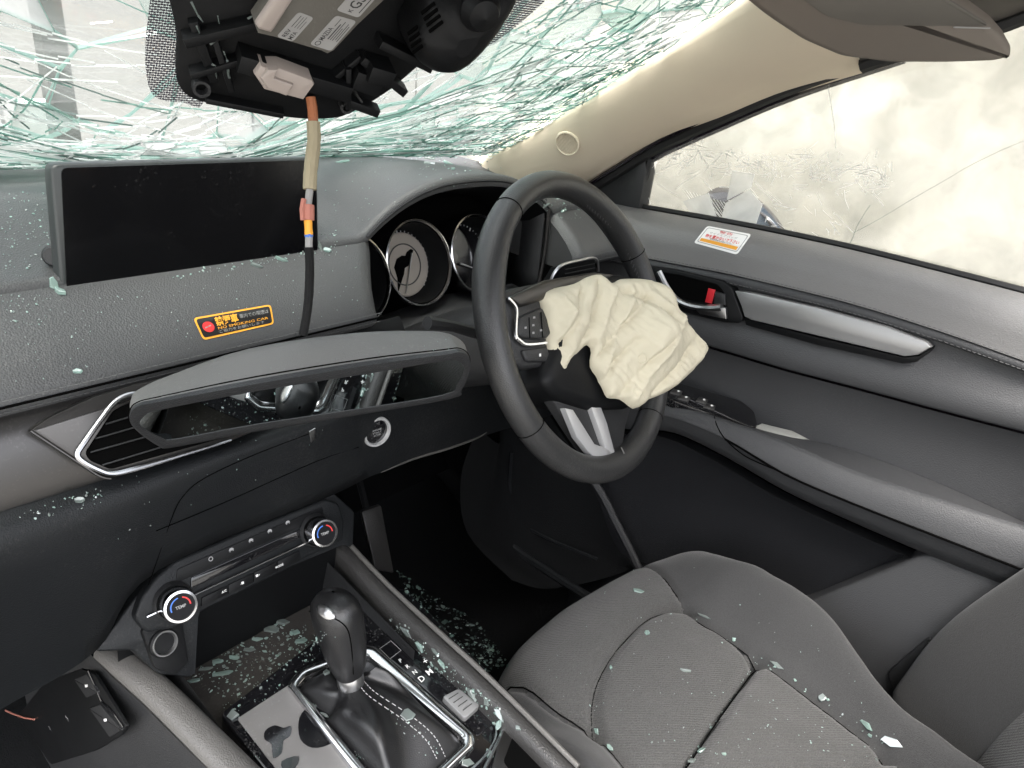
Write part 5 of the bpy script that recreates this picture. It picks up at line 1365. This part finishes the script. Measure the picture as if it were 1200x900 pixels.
# control module with labels
cm = thing('control_module', 'beige control module with white printed labels set in the sensor bracket', 'control module', pu(370, 20, .03))
Lm = .030
q = [pu(x, y, Lm) for x, y in ((299, 30), (312, 12), (322, -6), (330, -30), (470, -30), (452, 0), (420, 30), (392, 60), (384, 64), (378, 61), (320, 44), (303, 40))]
m = MB(); m.prism(q, un_, .02, bevel=.002); build('module_case', m, 'module', cm, smooth=40)
q = [pu(x, y, Lm + .005) for x, y in ((300, 30), (304, 36), (318, 40), (322, 36), (352, -12), (334, -20))]
m = MB(); m.prism(q, un_, .006, bevel=.003); build('case_ridge', m, 'connector', cm, smooth=50)
def lab(c, items):
    g = Patch.__new__(Patch); P_ = [pu(x, y, Lm + .0004) for x, y in c]
    f = lambda u, v, h=0: lerp(lerp(P_[3], P_[2], u), lerp(P_[0], P_[1], u), v) + un_ * h
    L_ = (P_[2] - P_[3]).length; Hh = (P_[0] - P_[3]).length
    m = MB(); m.prism(rounded(P_, .0022), un_, .0004); lb = build('label', m, 'label', cm, smooth=0)
    m = MB()
    for it in items:
        if it[0] == 't': text_mb(it[1], lambda u, v: f(u, v, .0003), it[2], it[3], it[4], it[5] if len(it) > 5 else None, 0, m, .01)
        elif it[0] == 'b': m.add([f(it[1], it[2], .0003), f(it[3], it[2], .0003), f(it[3], it[4], .0003), f(it[1], it[4], .0003)], [(0, 1, 2, 3)])
        elif it[0] == 'r':
            r0 = [f(it[1] + it[3] * math.cos(a), it[2] + it[4] * math.sin(a), .0003) for a in [2 * math.pi * i / 20 for i in range(20)]]; r1 = [f(it[1] + it[3] * .75 * math.cos(a), it[2] + it[4] * .75 * math.sin(a), .0003) for a in [2 * math.pi * i / 20 for i in range(20)]]
            m.add(r0 + r1, [(i, (i + 1) % 20, 20 + (i + 1) % 20, 20 + i) for i in range(20)])
    build('lettering', m, 'print_black', lb, smooth=0)
lab(((350, 14), (368, 21), (343, 49), (324, 43))[0:0] or ((324, 43), (350, 14), (368, 21), (343, 49)), [('t', 'REV', .08, .56, .26, .30), ('t', 'M7A', .06, .16, .26, .30), ('b', .48, .70, .92, .74), ('b', .48, .52, .9, .55), ('b', .48, .36, .94, .39), ('b', .48, .2, .8, .23)])
lab(((363, 52), (394, 18), (418, 25), (388, 60)), [('r', .11, .76, .075, .12), ('t', 'MAZDA', .22, .66, .22, .42), ('b', .3, .50, .8, .55), ('b', .3, .40, .9, .43), ('b', .3, .30, .7, .33), ('b', .34, .2, .86, .23), ('b', .3, .1, .8, .13), ('b', .7, .68, .94, .71)])
lab(((394, 12), (436, -34), (462, -26), (420, 21)), [('t', 'GS', .16, .30, .46, .28), ('t', 'K', .06, .42, .18, .07), ('t', '1D', .5, .30, .46, .25), ('b', .1, .12, .8, .16)])
# white plug
pl = thing('wiring_plug', 'pale pinkish-white wiring plug under the control module', 'plug', pu(333, 98, .012))
q = [pu(x, y, .026) for x, y in ((298, 88), (306, 77), (313, 80), (328, 80), (366, 94), (369, 100), (356, 118), (340, 114), (310, 106))]
m = MB(); m.prism(q, un_, .016, bevel=.0025); build('plug_body', m, 'connector', pl, smooth=30)
q = [pu(x, y, .029) for x, y in ((314, 82), (326, 82), (322, 92), (344, 100), (336, 113), (314, 105), (306, 92))]
m = MB(); m.prism(q, un_, .006, bevel=.0015); build('plug_latch', m, 'connector', pl, smooth=30)
# mirror stalk housing at the right
sh = thing('camera_cover', 'black rounded camera cover with small vent slots beside the sensor bracket', 'camera cover', pu(520, 40, .02))
outl = [(470, 28), (480, 8), (500, -30), (600, -40), (588, -2), (572, 22), (552, 46), (534, 62), (514, 71), (494, 68), (478, 54)]
q = smooth_line([pu(x, y, .012) for x, y in outl], 4, True); k = len(q); cq = sum(q, V()) / k
rows = [[lerp(p, cq, a) + un_ * h for p in q] for a, h in ((0, -.01), (0, .006), (.03, .014), (.10, .022), (.25, .030), (.5, .036), (.8, .038))]
m = MB(); m.grid(rows, close_u=True); m.add(rows[-1], [tuple(range(k))]); build('cover_shell', m, 'plastic_dark', sh, keep='cover', smooth=80)
m = MB()
for x, y in ((505, 17), (486, 43)):
    h_, hn = hit(x, y, ['cover']); d_ = (AP(x + 9, y - 7, h_, hn) - h_).normalized(); e_ = hn.cross(d_).normalized()
    for k in range(-2, 2): m.box(h_ + e_ * k * .0042 + hn * .0004, (.0062, .0011, .0004), d_, e_, hn)
build('vent_slot', m, 'gap_black', sh, kind='stuff')
m = MB(); m.lathe([(.012, 0), (.014, .006), (.010, .014), (0, .018)], on(560, 8, ['cover']), un_, 24); build('cover_knob', m, 'plastic_dark', sh)

# cable down to the mirror
ca, cb2 = pu(364, 116, .014), pm(353, 392, -.034)
def wp(px_, py_, t_):
    z = lerp(ca, cb2, t_); return AY(px_, py_, z.y)
cw = thing('mirror_cable', 'thin cable with orange, cream and black sections running down to the loose mirror', 'cable', cb2)
pts_ = [(364, 114), (366, 128), (367, 143), (368, 165), (364, 200), (363, 222), (361, 240), (361, 258), (362, 275), (362, 290), (363, 315), (362, 345), (359, 372), (355, 393)]
tt_ = [(p[1] - 114) / 279 for p in pts_]
P_ = [wp(p[0], p[1], t_) for p, t_ in zip(pts_, tt_)]
def seg(i, j, r, mt, nme, lo=0):
    r *= .86; m = MB(); L_ = smooth_line(P_[i:j + 1], 5)
    rad = [r * (1 + .12 * noise.noise(V((q.z * 400, i, 0)))) for q in L_]
    m.tube(L_, rad, 10); return build(nme, m, mt, cw)
seg(0, 2, .0042, 'wire_orange', 'orange_sleeve'); seg(2, 5, .0058, 'wire_cream', 'cream_sleeve'); seg(5, 6, .0032, 'label', 'white_core'); seg(6, 7, .0052, 'wire_pink', 'pink_wrap')
seg(7, 8, .0034, 'print_orange', 'yellow_band'); seg(8, 9, .0032, 'label', 'white_core'); seg(9, 13, .0038, 'wire_tape', 'black_tape')
m = MB(); m.tube([wp(356, 233, .43), wp(354, 245, .47), wp(355, 258, .52)], .002, 6); build('wire_end', m, 'wire_pink', cw)
m = MB(); m.tube([wp(361, 274, .57), wp(362.5, 278, .585)], .0031, 8); build('blue_band', m, 'print_blue', cw)

# ================================================================== STICKERS
def dashes(Pt, m, u0, u1, v, h, mi, seedv, fill=.7):
    rr_ = random.Random(seedv); u = u0
    while u < u1:
        w_ = rr_.uniform(.006, .02); 
        if rr_.random() < fill: Pt.rect(u, v, min(u1, u + w_), v + h, m, mi, .0004)
        u += w_ + .006
pt = Patch([(226, 373), (317, 357), (321, 380), (238, 399)], ['front'])
m = MB(); pt.rect(0, 0, 1, 1, m, 0, 0, .18, 3.6); pt.rect(.022, .08, .978, .92, m, 1, .0003, .14, 3.6)
m.disc(pt.at(.135, .5, .0006), pt.n, .0053, 32, 2)
nx_ = (pt.at(1, .5) - pt.at(0, .5)).normalized()
text_mb('禁煙車', lambda u, v: pt.at(u, v, .0007), .245, .50, .30, .30, 0, m, .03)
text_mb('車内での喫煙は', lambda u, v: pt.at(u, v, .0007), .57, .60, .16, .38, 3, m)
text_mb('NO SMOKING CAR', lambda u, v: pt.at(u, v, .0007), .25, .30, .12, .68, 0, m)
text_mb('ご協力をお願いします', lambda u, v: pt.at(u, v, .0007), .25, .14, .11, .62, 3, m)
cc = pt.at(.135, .5, .0008); up_ = (pt.at(.135, .9) - pt.at(.135, .1)).normalized()
m.add([cc + nx_ * a + up_ * b for a, b in ((-.0032, -.001), (.0026, .0004), (.0026, .0014), (-.0032, .0))], [(0, 1, 2, 3)], 3)
m.add([cc + nx_ * a + up_ * b for a, b in ((-.0036, .003), (-.0028, .0036), (.0036, -.003), (.0028, -.0036))], [(0, 1, 2, 3)], 2)
build('no_smoking_sticker', m, ['print_orange', 'sticker_black', 'print_red', 'label'], label='small black no-smoking sticker with an orange border on the dash front', cat='sticker', smooth=0)
pt = Patch([(829, 265), (881, 275), (864, 299), (813, 285)], ['dtop'], 16, 12, .0011)
m = MB(); pt.rect(0, 0, 1, 1, m, 0, 0, .14, 2.2); pt.rect(.04, .10, .96, .92, m, 1, .0002, .10, 2.2); pt.rect(.055, .13, .945, .89, m, 0, .0003, .09, 2.2)
pt.rect(.08, .17, .92, .33, m, 2, .0005)
text_mb('警告', lambda u, v: pt.at(u, v, .0006), .34, .76, .10, .3, 3, m); text_mb('サイドエアバッグ', lambda u, v: pt.at(u, v, .0006), .16, .62, .10, .62, 1, m)
text_mb('物を置かないで下さい', lambda u, v: pt.at(u, v, .0006), .12, .44, .13, .76, 3, m, .02); text_mb('取扱説明書をお読みください', lambda u, v: pt.at(u, v, .0006), .26, .35, .07, .5, 4, m)
build('warning_sticker', m, ['print_white', 'print_grey', 'print_orange', 'print_red', 'print_black'], label='white airbag warning sticker with red print and orange bar on the door top', cat='sticker', smooth=0)

# ================================================================== GLASS CHIPS
ALL = ['seat', 'seatr', 'seatl', 'top', 'front', 'front2', 'lower', 'plate', 'side_rail1', 'side_rail-1', 'tray', 'gaiter', 'clim', 'screen', 'floor', 'dtop', 'dmid', 'arm', 'dinset', 'rim', 'back', 'backb', 'pillar', 'bag', 'mir', 'knob']
def chip_mb(px, py, ln, wd, ang, rnd_, m, names=ALL, th=.0016, mi=0, tilt=.25):
    h = hit(px, py, names, False)
    if not h: return None
    p, n = h
    # size is given in photo pixels at this distance
    dpt = (p - CAM).length; k = dpt / F * .98
    X, Y, n = axes(n); rv_ = ROT @ V((math.cos(ang), -math.sin(ang), 0)); X = (rv_ - n * rv_.dot(n)).normalized(); Y = n.cross(X)
    n2 = (n + X * rnd_.uniform(-tilt, tilt) + Y * rnd_.uniform(-tilt, tilt)).normalized(); X = (X - n2 * X.dot(n2)).normalized(); Y = n2.cross(X)
    c = rnd_.randint(4, 6); out = []
    for i in range(c):
        a = 2 * math.pi * i / c + rnd_.uniform(-.35, .35); r = rnd_.uniform(.75, 1.1)
        out.append(p + n * (th * .9 + .0003) + X * math.cos(a) * r * ln * k / 2 + Y * math.sin(a) * r * wd * k / 2)
    m.prism(out, n2, th, mi, bevel=th * .2); return p
big = [
 # seat
 ('driver_seat', 'seat', [(747, 693, 15, 7, -.2), (758, 742, 8, 6, .8), (802, 786, 13, 3, -.5), (717, 783, 6, 3, -.9), (825, 722, 22, 2.5, -.5), (912, 780, 18, 5, -.55), (964, 817, 9, 8, .3), (1016, 850, 16, 5, -.6), (1046, 870, 22, 9, -.3), (822, 880, 10, 8, .7), (812, 892, 10, 6, .9), (700, 857, 9, 6, -.6), (716, 876, 10, 5, -.7), (848, 884, 6, 3, -.4), (970, 820, 5, 3, -.6)], 'glass chip lying on the driver seat', 'glass chips on the driver seat'),
 ('console', 'con', [(477, 741, 20, 7, -.6), (492, 757, 16, 6, -.9), (510, 763, 12, 4, -.5), (519, 778, 14, 4, -.9), (553, 813, 18, 9, -.4), (570, 822, 14, 7, -.8), (585, 836, 20, 8, -.7), (586, 848, 18, 8, 1.0), (607, 853, 8, 5, -.6), (478, 838, 14, 18, 1.2), (273, 838, 12, 12, .3), (365, 829, 14, 6, -.7), (380, 840, 12, 4, -.7), (383, 789, 8, 10, .6), (547, 895, 16, 10, .3), (573, 884, 10, 12, .9)], 'greenish glass chip lying on the centre console', 'glass chips on the centre console'),
 ('tray', 'tray', [(262, 790, 22, 6, .8), (254, 776, 14, 6, .5), (292, 762, 16, 6, .3), (318, 738, 20, 12, .2), (332, 730, 18, 10, .6), (345, 742, 16, 9, -.4), (352, 752, 14, 8, .7), (325, 727, 12, 9, -.7), (228, 798, 14, 6, .2), (240, 785, 18, 5, .5), (275, 772, 12, 5, .2), (303, 750, 12, 5, .4)], 'green glass chip lying in the storage tray below the climate panel', 'glass chips in the storage tray'),
 ('dash', 'dash', [(402, 190, 18, 7, -.2), (497, 178, 12, 4, -.1), (502, 186, 14, 5, -.1), (524, 182, 16, 4, 0), (540, 180, 14, 5, -.1), (503, 192, 16, 4, -.2), (525, 192, 12, 5, .1), (531, 199, 8, 3, 1.2), (470, 171, 12, 4, .1), (560, 188, 14, 5, -.3), (548, 185, 10, 4, .2), (90, 435, 10, 5, .3), (92, 586, 12, 6, .2), (62, 332, 8, 16, .2), (70, 342, 14, 7, -.4), (300, 312, 14, 4, .2), (330, 305, 16, 4, .2), (375, 290, 6, 14, .1), (382, 294, 10, 6, .3), (640, 240, 12, 4, 0), (655, 233, 12, 5, -.3), (660, 246, 10, 3, -.2), (480, 363, 14, 5, .2)], 'pale glass chip lying on the dashboard', 'glass chips on the dashboard'),
]
WHERE = {
 'driver_seat': ['largest pale chip near the front edge of the driver seat', 'small chip in the front cross seam of the driver seat', 'thin white sliver in the middle of the driver seat pad', 'tiny chip low in the front cross seam of the driver seat', 'long thin white sliver on the outer bolster seam of the seat', 'greenish sliver in the outer corner of the rear seat seam', 'clear lump on the outer bolster seam of the driver seat', 'flat pale shard on the outer bolster seam behind the clear lump', 'big white shard at the rear end of the outer bolster seam', 'bluish chip in the rear cross seam near the console', 'white chip at the lowest end of the rear cross seam', 'chip at the front of the inner bolster seam beside the console', 'longer chip further back on the inner bolster seam', 'small white chip on the rear panel of the driver seat', 'tiny chip just behind the clear lump on the bolster seam'],
 'console': ['foremost green chip beside the selector letters', 'chip right behind the foremost chip on the console edge', 'thin sliver on the groove beside the selector letters', 'thin sliver lower on the groove beside the selector letters', 'large green chip beside the silver brake switch', 'green chip just behind the silver brake switch', 'large pale green chip at the bend of the chrome moulding', 'upright green chip leaning on the chrome moulding', 'small green chip on the rail behind the chrome moulding', 'pale triangular chip on the leather selector gaiter', 'square green chip at the front left corner of the console plate', 'green chip in the front corner of the chrome selector frame', 'green sliver on the left edge of the selector gaiter', 'small chip at the foot of the tray behind the gear knob', 'bluish flake at the rear corner of the chrome selector frame', 'bluish flake beside the chrome moulding at the rear'],
 'tray': ['long green sliver at the left end of the tray', 'sliver above the long one at the left end of the tray', 'flat green flake in the middle of the tray', 'large green flake at the top of the tray heap', 'green flake at the right of the tray heap top', 'green lump between the tray heap and the gear knob', 'lowest green lump beside the gear knob in the tray', 'green chip at the very top of the tray heap', 'sliver in the far left corner of the tray', 'pale sliver under the power socket in the tray', 'small sliver left of the middle of the tray', 'small sliver right of the middle of the tray'],
 'dash': ['pale flake on the dash top right of the screen', 'small flake at the crest of the dash hood', 'flake second from the left on the dash hood crest', 'long flat flake in the dash hood cluster near the pillar', 'flake in the dash hood cluster nearest the pillar', 'flake at the front of the dash hood cluster', 'small flake at the front right of the dash hood cluster', 'upright splinter standing on the dash hood', 'flake at the left of the dash hood near the windscreen', 'flake near the foot of the beige pillar on the dash', 'tiny flake beside the pillar foot on the dash', 'lone chip on the leather dash front below the screen', 'white chip on the lower dash pad under the trim strip', 'upright green chip at the left foot of the screen', 'green flake below the left corner of the screen', 'flake under the lower edge of the screen left of the cable', 'flake under the lower edge of the screen close to the cable', 'upright chip at the right foot of the screen', 'chip just right of the screen on the leather edge', 'chip on the dash seen through the top of the wheel', 'middle chip on the dash seen through the wheel', 'lowest chip on the dash seen through the wheel', 'green chip on the shelf below the centre dial'],
}
rc = random.Random(21)
for key, nm, L_, lab_, grp in big:
    for i, (x, y, a, b, g_) in enumerate(L_):
        m = MB(); p = chip_mb(x, y, a, b, g_, rc, m, th=rc.uniform(.0016, .0036))
        if p is None: p = None; continue
        build('glass_chip', m, 'crumb' if rc.random() < .7 else 'crumb_white', label=WHERE[key][i], cat='glass chip', group=grp, smooth=0)
# crumbs too small to count
def crumbs(name, label, areas, mats=('crumb', 'crumb_white')):
    m = MB()
    for poly, n, s0, s1 in areas:
        x0, x1 = min(p[0] for p in poly), max(p[0] for p in poly); y0, y1 = min(p[1] for p in poly), max(p[1] for p in poly); c = 0; tr = 0
        while c < n and tr < n * 8:
            tr += 1; x, y = rc.uniform(x0, x1), rc.uniform(y0, y1); ins = False
            for i in range(len(poly)):
                a, b = poly[i], poly[i - 1]
                if (a[1] > y) != (b[1] > y) and x < (b[0] - a[0]) * (y - a[1]) / (b[1] - a[1]) + a[0]: ins = not ins
            if not ins: continue
            s = s0 + (s1 - s0) * rc.random() ** 3
            chip_mb(x, y, s, s * rc.uniform(.4, .9), rc.uniform(0, 3.1), rc, m, th=.0007 if s < 3 else .0012, mi=0 if rc.random() < .5 else 1, tilt=.4); c += 1
    build(name, m, list(mats), label=label, cat='glass crumbs', kind='stuff', smooth=0)
def along(line, wd):
    return [(x, y - wd) for x, y in line] + [(x, y + wd) for x, y in reversed(line)]
crumbs('seat_crumbs', 'fine glass crumbs scattered over the driver seat', [([(600, 760), (700, 670), (760, 660), (800, 720), (1040, 880), (740, 900)], 85, .8, 3), (along([(800, 715), (890, 772), (960, 820), (1060, 885)], 4), 60, 1.5, 6), (along([(800, 900), (845, 838), (888, 774)], 4), 50, 1.2, 4), (along([(697, 850), (700, 800), (742, 745), (800, 715)], 3), 14, 1.2, 4), ([(800, 660), (960, 720), (1080, 880), (900, 770)], 16, 1, 2.4), ([(880, 790), (1040, 890), (830, 900)], 36, .8, 3.2)])
crumbs('dashboard_crumbs', 'fine glass crumbs scattered over the dashboard padding', [([(0, 225), (60, 225), (60, 300), (0, 340)], 110, .8, 3), ([(0, 345), (60, 345), (60, 380), (0, 390)], 70, .8, 3), ([(0, 390), (60, 360), (430, 275), (430, 360), (0, 460)], 150, .8, 2.2), ([(375, 190), (560, 170), (600, 200), (440, 262), (375, 265)], 70, .8, 2.6), ([(470, 165), (580, 180), (570, 205), (490, 200)], 50, 1, 5), (along([(200, 325), (300, 309), (372, 296)], 5), 60, 1, 4), ([(372, 270), (395, 270), (395, 300), (372, 300)], 30, 1, 3), ([(20, 600), (120, 570), (120, 590), (20, 615)], 40, 1, 4), ([(130, 560), (440, 470), (440, 500), (130, 640)], 20, .8, 2.5), ([(625, 230), (680, 240), (680, 260), (630, 250)], 40, 1, 5), ([(160, 455), (540, 390), (540, 410), (160, 460)], 30, .6, 1.6)])
crumbs('console_crumbs', 'fine glass crumbs and grit on the centre console and in its tray', [([(220, 790), (335, 725), (395, 745), (300, 800), (270, 830)], 260, 1, 6), ([(250, 830), (370, 750), (385, 770), (280, 850)], 90, .8, 4), ([(440, 720), (470, 725), (590, 835), (560, 830)], 120, .8, 5), ([(280, 842), (340, 805), (430, 890), (300, 890)], 100, .8, 3.5), ([(480, 840), (530, 880), (500, 895), (450, 830)], 24, .8, 3), ([(500, 770), (590, 840), (580, 850), (490, 780)], 60, 1, 6)])
crumbs('floor_crumbs', 'dark floor glitter of glass crumbs beside the console', [([(460, 665), (560, 730), (600, 780), (570, 790), (480, 700)], 420, 1, 7)], ('crumb', 'ws_teal'))
